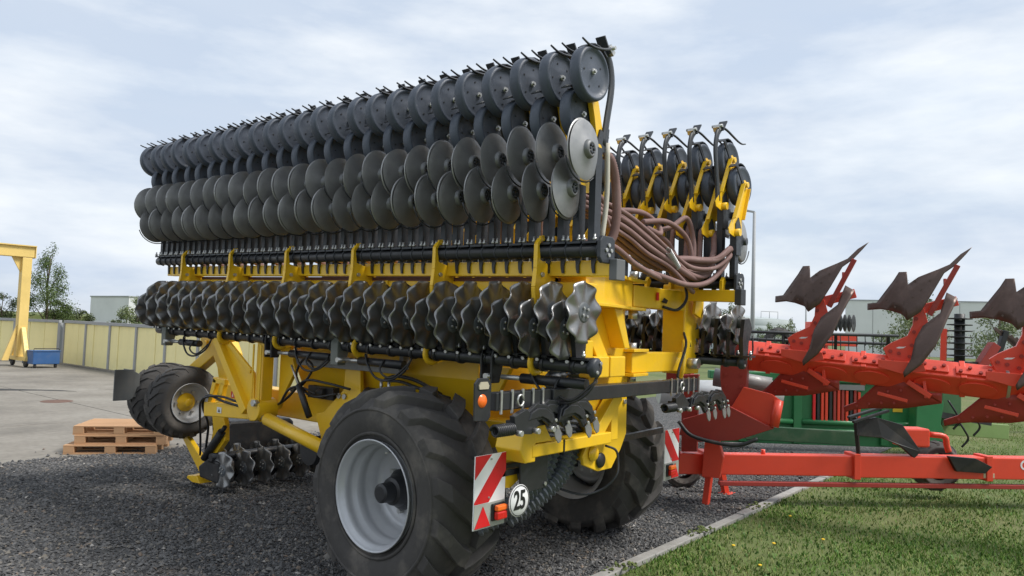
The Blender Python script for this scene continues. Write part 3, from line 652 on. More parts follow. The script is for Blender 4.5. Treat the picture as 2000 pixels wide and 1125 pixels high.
def big_wheel(cx, cy, cz, sg):
    # sg -1: outer face towards -X
    W = .70
    rp = [(.385,.325),(.400,.345),(.392,.350),(.384,.335),(.378,.312),(.362,.300),(.357,.262),(.364,.250),(.364,.215),(.345,.195),(.338,.140),(.345,.128),(.343,.10),(.318,.075),(.312,.03),(.29,.0),(.27,-.012),(.255,-.005),(.24,-.02),(.14,-.03),(.0,-.03)]
    mb = MB(); mb.lathe([(r, a*sg) for r, a in rp], (0,0,0), 'x', 56); mb.lathe([(.384,a*sg) for a in (.30,-.30)], (0,0,0), 'x', 56); mb.lathe([(.41,-.335*sg),(.36,-.30*sg),(.34,.0)], (0,0,0), 'x', 48)
    mb.v = [(x+cx,y+cy,z+cz) for x,y,z in mb.v]; wh = part('wheel', mb, RIM, drill, org=(cx,cy,cz))
    mb = tyre(MB(), .77, W, .385, 15, .065, .15, .36)
    for rr_ in (.44,.615): mb.lathe([(rr_-.012,sg*(W*.47 if rr_ < .5 else W*.497)),(rr_-.006,sg*(W*.47 if rr_ < .5 else W*.497)+sg*.007),(rr_+.006,sg*(W*.47 if rr_ < .5 else W*.497)+sg*.007),(rr_+.012,sg*(W*.47 if rr_ < .5 else W*.497))], (0,0,0), 'x', 64)
    mb.v = [(x+cx,y+cy,z+cz) for x,y,z in mb.v]
    part('tyre', mb, RUB, wh, .006, org=(cx,cy,cz))
    mb = MB(); mb.lathe([(.145,-.04*sg),(.15,.05*sg),(.12,.09*sg),(.10,.15*sg),(.075,.16*sg),(.07,.25*sg),(.052,.26*sg),(0,.26*sg)], (cx,cy,cz), 'x', 36, 0, False); part('hub', mb, BLK, wh)
    for k in range(10):
        a = 2*math.pi*k/10; p = (cx-.03*sg, cy+.185*math.cos(a), cz+.185*math.sin(a))
        part('wheel_nut', MB().cyl(p, (p[0]+.05*sg,p[1],p[2]), .019, 6), STEEL, wh)
    return wh
big_wheel(3.90, 4.14, .757, -1)
big_wheel(6.40, 4.14, .757, 1)
part('axle', MB().bar((4.2,4.14,.74), (6.1,4.14,.74), .16, .16), BLK, drill, .01)
part('axle_stay', MB().bar((5.1,4.1,.85), (5.1,5.6,1.05), .5, .12), YEL, drill, .01)
def wing_wheel(cx, cy, cz):
    mb = MB(); rp = [(.225,.165),(.235,.172),(.232,.155),(.215,.15),(.205,.10),(.19,.07),(.15,.055),(.12,.04),(0,.04)]
    mb.lathe([(r,-a) for r, a in rp], (0,0,0), 'y', 36); mb.lathe([(.22,-.14),(.22,.16)], (0,0,0), 'y', 36)
    mb.v = [(x+cx,y+cy,z+cz) for x,y,z in mb.v]; wh = part('wheel', mb, mat('wing_rim_grey', (.42,.43,.44), .45, metal=.2), drill, org=(cx,cy,cz))
    mb = tyre(MB(), .43, .36, .225, 18, .02, .07, .30); mb.v = [(y+cx,x+cy,z+cz) for x,y,z in mb.v]; mb.f = [tuple(reversed(f)) for f in mb.f]
    part('tyre', mb, RUB, wh, org=(cx,cy,cz))
    mb = MB(); mb.lathe([(.11,-.04),(.105,-.06),(.055,-.07),(.05,-.12),(.04,-.13),(0,-.13)], (cx,cy,cz), 'y', 24); part('hub', mb, YEL, wh)
    for k in range(6):
        a = 2*math.pi*k/6; p = (cx+.135*math.cos(a), cy-.055, cz+.135*math.sin(a)); part('wheel_nut', MB().cyl(p, (p[0],p[1]-.03,p[2]), .016, 6), STEEL, wh)
wing_wheel(4.45, 8.62, .97); wing_wheel(4.47, 9.10, .98)
part('wheel_axle', MB().bar((4.46,8.7,.97), (4.46,9.4,.97), .1, .1), YEL, drill, .01)
mb = MB(); mb.prism([(3.80,1.34),(4.02,1.34),(4.02,1.0),(3.97,.98),(3.80,.98)], 'xz', 9.0, 9.02); mb.prism([(3.98,1.34),(4.10,1.28),(4.10,1.0),(3.98,1.02)], 'xz', 9.02, 9.2)
part('grey_side_panel', mb, mat('panel_grey', (.10,.105,.105), .5), drill, .004)
part('panel_bracket', MB().bar((3.95,9.05,1.05), (4.4,9.25,1.0), .06, .08), BLK, drill)
part('wheel_fork', MB().bar((4.66,8.3,1.6), (4.68,9.35,1.05), .12, .14), YEL, drill, .01)

# -- rear tower
mb = MB(); mb.prism([(4.80,2.42),(5.30,2.36),(5.32,1.98),(5.37,1.86),(5.38,1.16),(5.30,1.04),(5.16,.90),(4.96,.90),(4.76,.97),(4.74,1.04),(4.80,1.12),(4.80,1.40)], 'xz', 3.12, 3.15)
tw = part('tower_plate', mb, YEL, drill, .006)
for x, z in ((5.33,1.52),(5.33,1.42),(4.88,1.60),(4.88,1.50),(5.32,1.84)): part('bolt', MB().cyl((x,3.105,z), (x,3.12,z), .020, 8), STEEL, tw)
part('tower_column', MB().box((4.86,3.151,.98), (5.30,3.55,2.36)), YEL, drill, .01)
# upper hinge box and its curved flanges
def flange(z0, z1, name):
    mb = MB(); mb.prism([(4.30,2.82),(4.60,2.84),(4.95,2.92),(5.20,3.00),(5.52,3.04),(5.52,3.30),(4.30,3.30)], 'xy', z0, z1); return part(name, mb, YEL, drill, .004)
flange(2.40, 2.425, 'hinge_flange'); flange(2.17, 2.195, 'hinge_flange')
mb = MB(); mb.prism([(4.32,2.86),(4.60,2.88),(4.95,2.96),(5.18,3.03),(5.30,3.05),(5.30,3.10),(4.32,3.10)], 'xy', 2.195, 2.40); part('hinge_box', mb, YEL, drill, .003)
mb = MB(); mb.prism([(4.93,2.17),(5.05,2.17),(5.18,1.86),(5.10,1.86)], 'xz', 2.99, 3.12); part('tower_brace', mb, YEL, drill, .006)
mb = MB(); mb.prism([(4.48,2.17),(4.66,2.17),(4.98,1.76),(4.84,1.74)], 'xz', 3.05, 3.11); part('tower_brace', mb, YEL, drill, .006)
for x0, x1 in ((4.64,4.86),(4.875,5.10)): part('latch_block', MB().box((x0,2.98,1.64), (x1,3.115,1.80)), YEL, drill, .01)
# right hinge arms and post
part('hinge_arm', MB().bar((5.34,3.14,2.29), (6.32,3.16,2.29), .16, .18), YEL, drill, .008)
part('hinge_arm', MB().bar((5.34,3.14,1.74), (6.36,3.16,1.735), .16, .17), YEL, drill, .008)
for z in (2.13,1.60,1.86): part('hinge_pin', MB().cyl((5.47,3.14,z-.03), (5.47,3.14,z+.04), .045, 6), STEEL, drill)
part('hinge_pin', MB().cyl((5.47,3.14,2.43), (5.47,3.14,2.50), .04, 6), STEEL, drill)
for z in (1.84,1.64): part('hinge_flange', MB().prism([(5.30,3.02),(5.60,3.05),(5.60,3.26),(5.30,3.26)], 'xy', z-.012, z+.012), YEL, drill, .003)
part('red_sticker', MB().box((5.72,3.052,2.27), (5.76,3.0575,2.34)), SRED, drill)
part('black_tape_patch', MB().prism([(5.82,2.26),(5.90,2.25),(5.93,2.28),(5.86,2.30)], 'xz', 3.052, 3.0575), TXT, drill)
mb = MB(); mb.prism([(6.30,1.62),(6.62,1.62),(6.62,2.06),(6.70,2.16),(6.72,2.40),(6.58,2.45),(6.30,2.45)], 'xz', 3.07, 3.30); part('hinge_post', mb, YEL, drill, .012)
mb = MB(); mb.prism([(6.34,2.66),(6.40,2.72),(6.46,2.60),(6.52,2.50),(6.50,2.32),(6.56,2.2),(6.50,2.14),(6.36,2.18),(6.40,2.35),(6.32,2.52)], 'xz', 3.00, 3.03)
part('lock_hook', mb, YEL, drill, .004)
part('hinge_post_pin', MB().cyl((6.40,2.97,1.72), (6.40,3.07,1.72), .05, 8), STEEL, drill)
mb = MB(); mb.tube(catmull([(6.12,3.02,1.56),(6.10,2.98,1.70),(6.16,3.0,1.82),(6.30,3.075,1.92)],5), .022, 8); part('lock_rod', mb, YEL, drill)
mb = MB(); mb.tube(catmull([(6.15,3.0,2.44),(6.12,2.97,2.30),(6.0,3.0,2.20),(5.85,3.06,2.22)],5), .014, 6); mb.tube(catmull([(6.31,3.08,2.0),(6.15,2.98,1.88),(6.0,2.98,1.62),(6.14,2.97,1.54),(6.34,2.99,1.56)],5), .012, 6); part('hydraulic_hose', mb, DRK, drill)
mb = MB(); mb.cyl((6.18,2.86,2.50), (6.18,3.1,2.50), .06, 14); part('motor', mb, DRK, drill)
# lower beam of the tower
mb = MB(); mb.box((3.93,2.98,1.14), (4.92,3.12,1.225)); part('lower_beam', mb, YEL, drill, .008)
mb = MB(); mb.prism([(3.83,1.31),(3.94,1.335),(3.97,1.325),(3.97,1.11),(3.86,1.11),(3.80,1.2)], 'xz', 2.985, 3.20); part('beam_end_box', mb, YEL, drill, .008)
mb = MB(); mb.prism([(3.96,1.36),(4.06,1.36),(4.16,1.23),(3.96,1.23)], 'xz', 2.99, 3.11); part('beam_gusset', mb, YEL, drill, .004)
part('beam_seam', MB().box((4.28,2.973,1.137), (4.292,2.981,1.228)), TXT, drill)
mb = MB(); mb.bar((4.74,3.04,1.20), (5.06,3.04,1.50), .11, .09, (0,1,0)); part('tower_brace', mb, YEL, drill, .006)
mb = MB(); mb.bar((5.02,3.06,1.50), (5.02,3.06,1.15), .10, .09, (0,1,0)); part('tower_brace', mb, YEL, drill, .006)
mb = MB(); mb.lathe([(0,-.02),(.05,-.02),(.06,0)], (4.87,3.11,1.05), 'y', 16); part('pin', mb, YEL, drill)
mb = MB(); mb.lathe([(0,-.012),(.055,-.012),(.06,0)], (4.98,3.112,.985), 'y', 16); part('hole_cover', mb, BLK, drill)
# black cross beam and the two rear following harrows
part('rear_cross_beam', MB().box((3.98,2.86,1.50), (5.62,2.96,1.60)), BLK, drill, .006)
for x0, n in ((3.42,5),(5.64,6)):
    mb = MB(); mb.box((x0,2.88,1.49), (x0+.56,2.95,1.60)); hb = part('harrow_beam', mb, BLK, drill, .006)
    for k in range(n):
        xx = x0+.03+k*.105
        part('strap', MB().box((xx,2.868,1.47), (xx+.016,2.878,1.615)), STEEL, hb)
    part('shackle', MB().tube([(x0+.21+.03*math.cos(a),2.86,1.545+.035*math.sin(a)) for a in np.linspace(0,6.1,12)], .008, 6), STEEL, hb)
M_pad = []
def paddle(x, y, z, s):
    lf = [(0,-.01),(.02,.05),(.08,.085),(.15,.075),(.205,.03),(.235,-.035),(.205,-.06),(.17,-.02),(.12,.008),(.06,.0)]
    lf = [(a*1.45, b*1.35-.01) for a, b in lf]; y -= .05
    mb = MB(); mb.prism([(x+a, z+b) for a, b in lf], 'xz', y, y+.028)
    mb.prism([(x+a*.8+.02, z+b*.55+.02) for a, b in lf], 'xz', y-.016, y-.001)
    o = part('covering_paddle', mb, BLK, drill, .005)
    tp = [(.236,-.030),(.262,-.075),(.258,-.115),(.238,-.125),(.214,-.095),(.203,-.058)]
    tp = [(a*1.45, b*1.2-.015) for a, b in tp]
    part('paddle_tip', MB().prism([(x+a, z+b) for a, b in tp], 'xz', y-.012, y-.004), M_pad[0], o, .003)
    for a, b in ((.295,-.01),(.315,-.055)): part('bolt', MB().cyl((x+a,y-.026,z+b), (x+a,y-.012,z+b), .011, 8), STEEL, o)
M_pad.append(mat('worn_tip', (.30,.30,.31), .4, metal=.6))
for i, (x, y) in enumerate([(3.62,2.86),(3.80,2.90),(3.98,2.86),(4.14,2.90)]): paddle(x, y, 1.42+.012*(i%2), 1)
for i, (x, y) in enumerate([(5.88,2.84),(6.06,2.86),(6.22,2.84),(6.36,2.86)]): paddle(x, y, 1.39, 1)
for x0 in (3.40, 5.52):
    mb = MB(); mb.bar((x0+.12,2.86,1.40), (x0+.80,2.88,1.41), .05, .06); mb.prism([(x0+.10,1.46),(x0+.22,1.50),(x0+.36,1.40),(x0+.28,1.34),(x0+.12,1.35)], 'xz', 2.80, 2.84)
    fr = part('paddle_frame', mb, BLK, drill, .004)
    mb = MB()
    sp = [(x0-.06+.017*t, 2.82+.032*math.cos(t*2*math.pi/1), 1.385+.032*math.sin(t*2*math.pi/1)) for t in np.arange(0,10.01,.1)]
    mb.tube(sp, .0085, 6); part('spring', mb, BLK, fr)
    for xx in (.13,.30,.46): part('bolt', MB().cyl((x0+xx,2.76,1.36), (x0+xx,2.80,1.36), .018, 8), STEEL, fr)
# end plate with orange reflector
mb = MB(); rr = arc((3.31,1.66),.03,180,90,4)[::1]
mb.prism([(3.25,1.44),(3.37,1.43),(3.395,1.46),(3.395,1.655),(3.365,1.69),(3.275,1.69),(3.245,1.66)], 'xz', 2.90, 2.912)
pl_ = part('end_plate', mb, BLK, drill, .004)
part('plate_slot', MB().prism([(3.28,1.625),(3.36,1.625),(3.365,1.645),(3.35,1.668),(3.29,1.668),(3.275,1.645)], 'xz', 2.892, 2.8995), mat('slot_pale', (.42,.38,.28), .7), pl_)
part('reflector', MB().lathe([(0,-.012),(.030,-.010),(.037,-.002),(.04,0)], (3.315,2.899,1.555), 'y', 24), LORG, pl_)
# ribbed hoses down from the tower
def ribbed(path, r, name, mt, pitch=.02, dep=.18, parent=drill):
    P = catmull(path, 10); d = [0]
    for i in range(1, len(P)): d.append(d[-1]+(P[i]-P[i-1]).length)
    n = int(d[-1]/pitch*2)+1; Q = []; j = 0
    for i in range(n+1):
        s_ = d[-1]*i/n
        while j < len(d)-2 and d[j+1] < s_: j += 1
        t = (s_-d[j])/max(1e-6, d[j+1]-d[j]); Q.append(P[j].lerp(P[j+1], min(1, t)))
    mb = MB(); mb.tube(Q, [r*(1 if i%2 else 1-dep) for i in range(len(Q))], 12); mb.sm = [dep < .2]*len(mb.sm); return part(name, mb, mt, parent)
for i, (xa, xb) in enumerate([(4.42,4.05),(4.55,4.22),(4.69,4.38),(4.82,4.54)]):
    yy = 3.22+.03*(i%2)
    ribbed([(xa+.05,yy,1.75),(xa+.04,yy,1.50),(xa,yy,1.20),(xa-.09,yy,.95),((xa+xb)/2-.12,yy+.05,.78),(xb-.18,yy+.18,.60)], .062, 'air_hose', CORR, .040, .30)
part('guard_plate', MB().box((3.90,3.05,.90), (4.20,3.065,1.14)), BLK, drill, .004)
for x, z in ((3.93,1.11),(4.17,.93)): part('bolt', MB().cyl((x,3.04,z), (x,3.05,z), .014, 6), STEEL, drill)
part('sign_carrier', MB().box((3.70,3.10,1.02), (3.95,3.13,1.06)), BLK, drill); part('guard_bracket', MB().prism([(3.82,1.02),(3.94,1.04),(3.96,.97),(3.88,.93),(3.82,.94)], 'xz', 3.12, 3.14), YEL, drill)
part('sign_carrier', MB().bar((5.4,3.2,1.10), (6.22,3.24,1.10), .04, .05), BLK, drill)
mb = MB(); mb.tube(catmull([(5.0,3.08,1.10),(5.10,3.05,1.06),(5.14,3.05,.98),(5.12,3.05,.86),(5.06,3.15,.74),(4.95,3.3,.70),(4.85,3.6,.78),(4.85,3.75,.9)],6), .010, 6); part('brake_cable', mb, ARM, drill)

# -- warning boards with lamps
def board(x0, z0, wd, ht, y, flip):
    mb = MB(); mb.box((x0,y,z0-.16), (x0+wd,y+.008,z0+ht)); b = part('warning_board', mb, WHITE if False else WHITE, drill)
    part('grey_board', MB().box((x0,y-.003,z0-.158), (x0+wd,y-.0005,z0-.004)), mat('board_grey', (.36,.37,.33), .5), b)
    for P_ in ([(0,1),(.52,1),(0,.52)], [(0,0),(0,.04),(.86,1),(1,1),(1,.60),(.46,0)]):
        poly = [(x0+wd*(1-u if flip else u), z0+ht*v) for u, v in P_]
        part('red_stripe', MB().prism(poly, 'xz', y-.003, y-.0006), SRED, b)
    tx = x0+wd*.27 if not flip else x0+wd*.72
    part('red_triangle', MB().prism([(tx-.075,z0-.15),(tx+.075,z0-.15),(tx,z0-.018)], 'xz', y-.009, y-.0035), SRED, b, .002)
    lx = x0+wd*.74 if not flip else x0+wd*.30
    part('lamp_base', MB().box((lx-.06,y-.02,z0-.125), (lx+.06,y-.0035,z0-.015)), DRK, b, .006)
    part('rear_lamp', MB().box((lx-.05,y-.055,z0-.115), (lx+.05,y-.0205,z0-.062)), LAMP, b, .010)
    part('rear_lamp', MB().box((lx-.05,y-.055,z0-.060), (lx+.05,y-.0205,z0-.022)), LORG, b, .010)
    for bx, bz in ((x0+wd*.5,z0+ht-.03),(x0+wd*.45,z0+.03)): part('bolt', MB().cyl((bx,y-.008,bz), (bx,y-.001,bz), .007, 6), STEEL, b)
    return b
board(3.50, .88, .30, .30, 3.10, False)
board(6.22, .80, .28, .30, 3.20, True)
spd = part('speed_disc', MB().lathe([(0,-.004),(.103,-.004),(.105,0),(.103,.004),(0,.004)], (3.865,3.03,.865), 'y', 40), WHITE, drill)
part('disc_border', MB().lathe([(.094,-.0055),(.1,-.0055)], (3.865,3.03,.865), 'y', 40), TXT, spd)
def text(s, size, M, parent, mt, name, sx=1.0, ext=.0015):
    cu = bpy.data.curves.new('t', 'FONT'); cu.body = s; cu.size = size; cu.align_x = 'CENTER'; cu.align_y = 'CENTER'; cu.extrude = ext; cu.offset = size*.018
    to = bpy.data.objects.new('t', cu); COL.objects.link(to); bpy.context.view_layer.update()
    me = bpy.data.meshes.new_from_object(to.evaluated_get(bpy.context.evaluated_depsgraph_get())); bpy.data.objects.remove(to)
    me.transform(Matrix.Diagonal((sx,1,1,1))); me.transform(M); me.materials.clear(); me.materials.append(mt)
    mb = MB(); o = inst(name, me, parent, -wloc(parent)); return o
text('25', .17, Matrix.Translation((3.865,3.023,.865)) @ Matrix.Rotation(R(90),4,'X'), spd, TXT, 'speed_number', .74)

# -- brown seed hoses between the wings
def hose(pts, r=.024, parent=drill): return ribbed(pts, r, 'seed_hose', HOSE, .018, .10)
ends = [(6.34,2.66,2.80),(6.32,2.80,2.92),(6.32,2.93,2.96),(6.32,3.06,3.0),(6.30,3.2,3.0)]
for i in range(12):
    e = ends[i%5]; w_ = (i%4)*.055; v_ = (i//4)*.06; lo = 2.56-.05*(i%5)+.04*(i//4)+rng.normal(0,.03)
    hose([(4.42,3.6-.03*i,3.10-.03*(i%4)),(4.62+.02*(i%3),3.14-.02*i+v_*.4,3.02-w_),(4.92+.02*(i%4),2.96+v_,2.93-w_*1.1),(5.22,2.88+v_,2.80-w_*1.1),(5.50,2.82+v_,2.66-w_*.8),(5.80,2.78+v_*.8,lo),(6.06,2.72+(e[1]-2.72)*.5,lo+.01),(e[0]-.10,e[1]-.03,lo+.12),(e[0]-.02,e[1],e[2]-.06),(e[0]+.05,e[1]+.01,e[2])], .020+.003*(i%3))
hose([(5.05,2.9,2.50),(5.35,2.80,2.44),(5.7,2.76,2.40),(6.0,2.72,2.44),(6.22,2.68,2.58),(6.36,2.66,2.74)])
hose([(5.35,3.0,2.90),(5.7,2.96,2.94),(5.98,2.92,2.84),(6.06,2.90,2.66),(5.92,2.86,2.56)])
hose([(5.6,3.05,2.84),(5.85,3.0,2.92),(6.04,2.95,3.02),(6.14,2.93,2.86),(6.10,2.9,2.66),(5.96,2.86,2.58)])
hose([(5.0,3.15,2.95),(5.25,3.05,2.98),(5.5,3.05,2.98),(5.62,3.0,2.90),(5.55,2.95,2.82),(5.35,2.95,2.84)])
hose([(5.3,3.15,2.82),(5.6,3.1,2.85),(5.85,3.05,2.80),(5.95,3.0,2.66),(5.85,2.95,2.58),(5.65,2.95,2.62)])
hose([(4.26,2.74,3.22),(4.34,2.70,3.18),(4.42,2.70,3.02),(4.44,2.70,2.80),(4.42,2.72,2.64),(4.34,2.76,2.60),(4.30,2.9,2.60)], .034)
hose([(4.30,2.95,2.58),(4.6,2.85,2.62),(4.9,2.80,2.50),(5.2,2.80,2.44),(5.5,2.85,2.42)])
for k in range(16):
    y = 2.9+.36*k
    hose([(4.19,y,2.98+.1*math.sin(k)),(4.28,y-.02,2.92),(4.36,y+.05,2.75),(4.46,y+.1,2.62),(4.7,y+.2,2.58)], .024)
ribbed([(4.25,2.70,2.58),(4.29,2.69,2.9),(4.28,2.69,3.28)], .018, 'pale_tube', ROD, .2, 0)
ribbed([(4.40,2.8,2.46),(4.52,2.84,2.5),(4.66,2.9,2.56)], .05, 'ribbed_sleeve', CORR)
mb = MB(); sp = [(5.42+.012*t+.026*math.cos(t*6.283)*.2, 2.80+.026*math.sin(t*6.283), 2.66-.0085*t+.026*math.cos(t*6.283)) for t in np.arange(0,14.01,.1)]; mb.tube(sp, .005, 5); part('spring', mb, STEEL, drill)
STK = mat('sticker_yellow_print', (.80,.55,.03), .5, dirt=.2); STW = mat('sticker_white_print', (.7,.7,.68), .5, dirt=.2)
def sticker(x, y, z, wy, wz, m1, m2, nm='warning_sticker'):
    s_ = part(nm, MB().box((x-.0015,y,z), (x,y+wy,z+wz)), m1, drill)
    part('sticker_mark', MB().prism([(y+wy*.25,z+wz*.15),(y+wy*.75,z+wz*.15),(y+wy*.5,z+wz*.8)], 'yz', x-.0026, x-.0018), m2, s_)
sticker(4.158, 6.92, 1.20, .05, .07, STK, TXT); sticker(4.152, 7.25, .99, .09, .06, STW, TXT); sticker(4.498, 7.6, 1.10, .07, .07, SRED, STW); sticker(4.5485, 6.75, 1.08, .08, .10, STK, TXT)
def sticker_r(x, y, z, wx, wz, m1, m2, nm='warning_sticker'):
    s_ = part(nm, MB().box((x,y-.0015,z), (x+wx,y,z+wz)), m1, drill)
    part('sticker_mark', MB().prism([(x+wx*.25,z+wz*.15),(x+wx*.75,z+wz*.15),(x+wx*.5,z+wz*.8)], 'xz', y-.0026, y-.0018), m2, s_)
sticker_r(5.12, 3.1185, 1.66, .06, .08, STK, TXT); sticker_r(6.40, 3.0685, 1.86, .05, .07, STK, TXT)
# weld beads on the tower
for a, b in (((4.80,3.118,2.17),(5.30,3.118,2.17)),((4.86,3.118,1.81),(5.12,3.118,1.81)),((4.76,3.10,1.228),(4.92,3.116,1.228))):
    n_ = 30; pts = [Vector(a).lerp(Vector(b), i/n_) for i in range(n_+1)]
    part('weld_bead', MB().tube(pts, [.006+.002*(i%2) for i in range(n_+1)], 6), YEL, drill)
part('valve_stem', MB().cyl((3.66,4.05,1.07), (3.60,4.05,1.065), .008, 8), STEEL, drill)
# ------------------------------------------------------------------ red plough
import bmesh
PP = Vector((8.35,3.40,0)); PD = Vector((.238,-.972,0)).normalized(); PN = Vector((.972,.238,0)).normalized()
def pp(s, off, z): return PP+PD*s+PN*off+Vector((0,0,z))
plough = thing('plough', (8.35,3.40,0), 'red reversible plough with brown mouldboards parked right of the seed drill', 'plough')
def plate(name, poly, off, th, mt, parent, bev=.004):
    # flat plate in the plane of the beam
    f = off if callable(off) else (lambda s, z: off)
    k = len(poly); mb = MB(); vs = [pp(s, f(s,z), z) for s, z in poly]+[pp(s, f(s,z)+th, z) for s, z in poly]
    ar = sum(poly[i][0]*poly[(i+1)%k][1]-poly[(i+1)%k][0]*poly[i][1] for i in range(k))
    fs = [tuple(range(k)), tuple(range(2*k-1,k-1,-1))]+[(i,i+k,(i+1)%k+k,(i+1)%k) for i in range(k)]
    if ar > 0: fs = [tuple(f_) for f_ in fs]
    else: fs = [tuple(reversed(f_)) for f_ in fs]
    mb.add(vs, fs); return part(name, mb, mt, parent, bev)
def sheet(name, poly, off, th, mt, parent):
    bm = bmesh.new(); vs = [bm.verts.new((s, 0, z)) for s, z in poly]; bm.faces.new(vs)
    bmesh.ops.triangulate(bm, faces=bm.faces[:]); bmesh.ops.subdivide_edges(bm, edges=bm.edges[:], cuts=3, use_grid_fill=True)
    bmesh.ops.recalc_face_normals(bm, faces=bm.faces[:])
    c = pp(sum(s for s, z in poly)/len(poly), off(*poly[0]), sum(z for s, z in poly)/len(poly))
    for v in bm.verts: v.co = pp(v.co.x, off(v.co.x, v.co.z), v.co.z)-c
    for f_ in bm.faces: f_.smooth = True
    me = bpy.data.meshes.new(name); bm.to_mesh(me); bm.free(); me.materials.append(mt)
    o = inst(name, me, parent, c-wloc(parent)); m = o.modifiers.new('solid', 'SOLIDIFY'); m.thickness = th; m.offset = 0
    return o
BS = -.068
# square beam, turned on edge
mb = MB(); hb = .125; ang = R(38); q4 = []
for s in (-.02, 4.2):
    for k in range(4):
        a = ang+k*math.pi/2+math.pi/4; q4.append(pp(s, hb*1.414*math.cos(a), 1.775+BS*s+hb*1.414*math.sin(a)))
mb.add(q4, [(0,1,2,3),(7,6,5,4)]+[(i,i+4,(i+1)%4+4,(i+1)%4) for i in range(4)])
beam = part('beam', mb, RED, plough, .018)
for s in (.32,.74,1.30,1.72,2.22,2.62):
    mb = MB(); q = []
    for ss in (s, s+(.05 if s != 2.62 else .03)):
        for k in range(4):
            a = ang+k*math.pi/2+math.pi/4; q.append(pp(ss, (hb+.008)*1.414*math.cos(a), 1.775+BS*s+(hb+.008)*1.414*math.sin(a)))
    mb.add(q, [(0,1,2,3),(7,6,5,4)]+[(i,i+4,(i+1)%4+4,(i+1)%4) for i in range(4)]); part('beam_band', mb, RED if s != 2.62 else STEEL, beam, .004)
for s in (.45,.62,1.48,1.60,2.42,2.50):
    a = ang+math.pi/2; nv = PN*math.cos(a)+Vector((0,0,math.sin(a))); c = pp(s,0,1.775+BS*s)+nv*hb
    part('beam_eye', MB().cyl(c-nv*.01, c+nv*.006, .028, 14), TXT, beam)
UP = [(.40,2.46),(.49,2.47),(.65,2.71),(.70,2.80),(.77,2.80),(.78,2.66),(.88,2.74),(1.06,2.82),(1.16,2.87),(1.26,2.98),(1.37,3.06),(1.31,2.98),(1.21,2.86),(1.11,2.78),(.99,2.55),(.89,2.37),(.77,2.28),(.73,2.34),(.62,2.38),(.52,2.40),(.40,2.39)]
LO = [(1.14,2.58),(1.23,2.52),(1.12,2.28),(1.02,2.03),(.89,1.83),(.74,1.69),(.73,1.74),(.80,1.88),(.84,2.08),(.91,2.22),(1.07,2.36),(1.10,2.46)]
RD = [(.17,1.31),(.29,1.37),(.48,1.58),(.61,1.67),(.74,1.64),(.87,1.63),(.91,1.54),(1.09,1.54),(1.09,1.44),(.74,1.35),(.43,1.32),(.28,1.29),(.18,1.25)]
LEG = [(.84,2.42),(.93,2.42),(.97,2.27),(.91,2.17),(.90,1.90),(.80,1.74),(.60,1.86),(.55,1.98),(.63,2.04),(.78,2.12),(.83,2.24)]
for k in range(4):
    ds, dz = .965*k, -.068*k
    t = lambda P: [(s+ds, z+dz) for s, z in P]
    lg = plate('leg', t(LEG), -.04, .06, RED, plough, .006)
    for s, z in ((.86,2.30),(.84,2.16),(.82,2.02),(.80,1.90),(.70,1.93),(.62,1.95)):
        p = pp(s+ds,-.045,z+dz); part('bolt', MB().cyl(p-PN*.02, p, .020, 6), DRED, lg)
    plate('emblem', t([(.67,1.985),(.70,2.0),(.74,2.0),(.77,2.005),(.74,1.985),(.70,1.98)]), -.042, .0012, WHITE, lg, 0)
    sheet('mouldboard', t(UP), lambda s, z, ds=ds, dz=dz: -.10-.38*(s-ds-.8)+.30*(z-dz-2.5)+.55*(s-ds-.85)**2, .014, MOULD, plough)
    sheet('mouldboard', t(LO), lambda s, z, ds=ds, dz=dz: -.28+.45*(z-dz-2.1)-.3*(s-ds-.95)+.5*(z-dz-2.1)**2, .014, MOULD, plough)
    lb = sheet('lower_mouldboard', t(RD), lambda s, z, ds=ds, dz=dz: .02-.30*(s-ds-.6)-.25*(z-dz-1.45), .03, DRED, plough)
    mb = MB(); mb.bar(pp(.98+ds,-.08,2.34+dz), pp(1.23+ds,-.12,2.86+dz), .035, .05, (0,0,1)); mb.bar(pp(1.12+ds,-.10,2.62+dz), pp(1.12+ds,-.05,2.72+dz), .03, .03); part('stay', mb, DRED, plough, .004)
    mb = MB(); mb.bar(pp(.90+ds,0,2.40+dz), pp(1.24+ds,.04,2.50+dz), .05, .10); part('trip_arm', mb, RED, plough, .006)
    mb = MB(); mb.bar(pp(.92+ds,-.10,1.80+dz), pp(.95+ds,-.14,1.48+dz), .03, .04); mb.bar(pp(.78+ds,-.12,1.64+dz), pp(.99+ds,-.16,1.50+dz), .05, .05); mb.bar(pp(.50+ds,-.1,1.50+dz), pp(.78+ds,-.14,1.44+dz), .03, .035); part('stay', mb, RED, plough, .004)
    plate('clamp', t([(.50,1.86),(.92,1.84),(.94,1.76),(.72,1.72),(.50,1.78)]), -.20, .03, RED, plough)
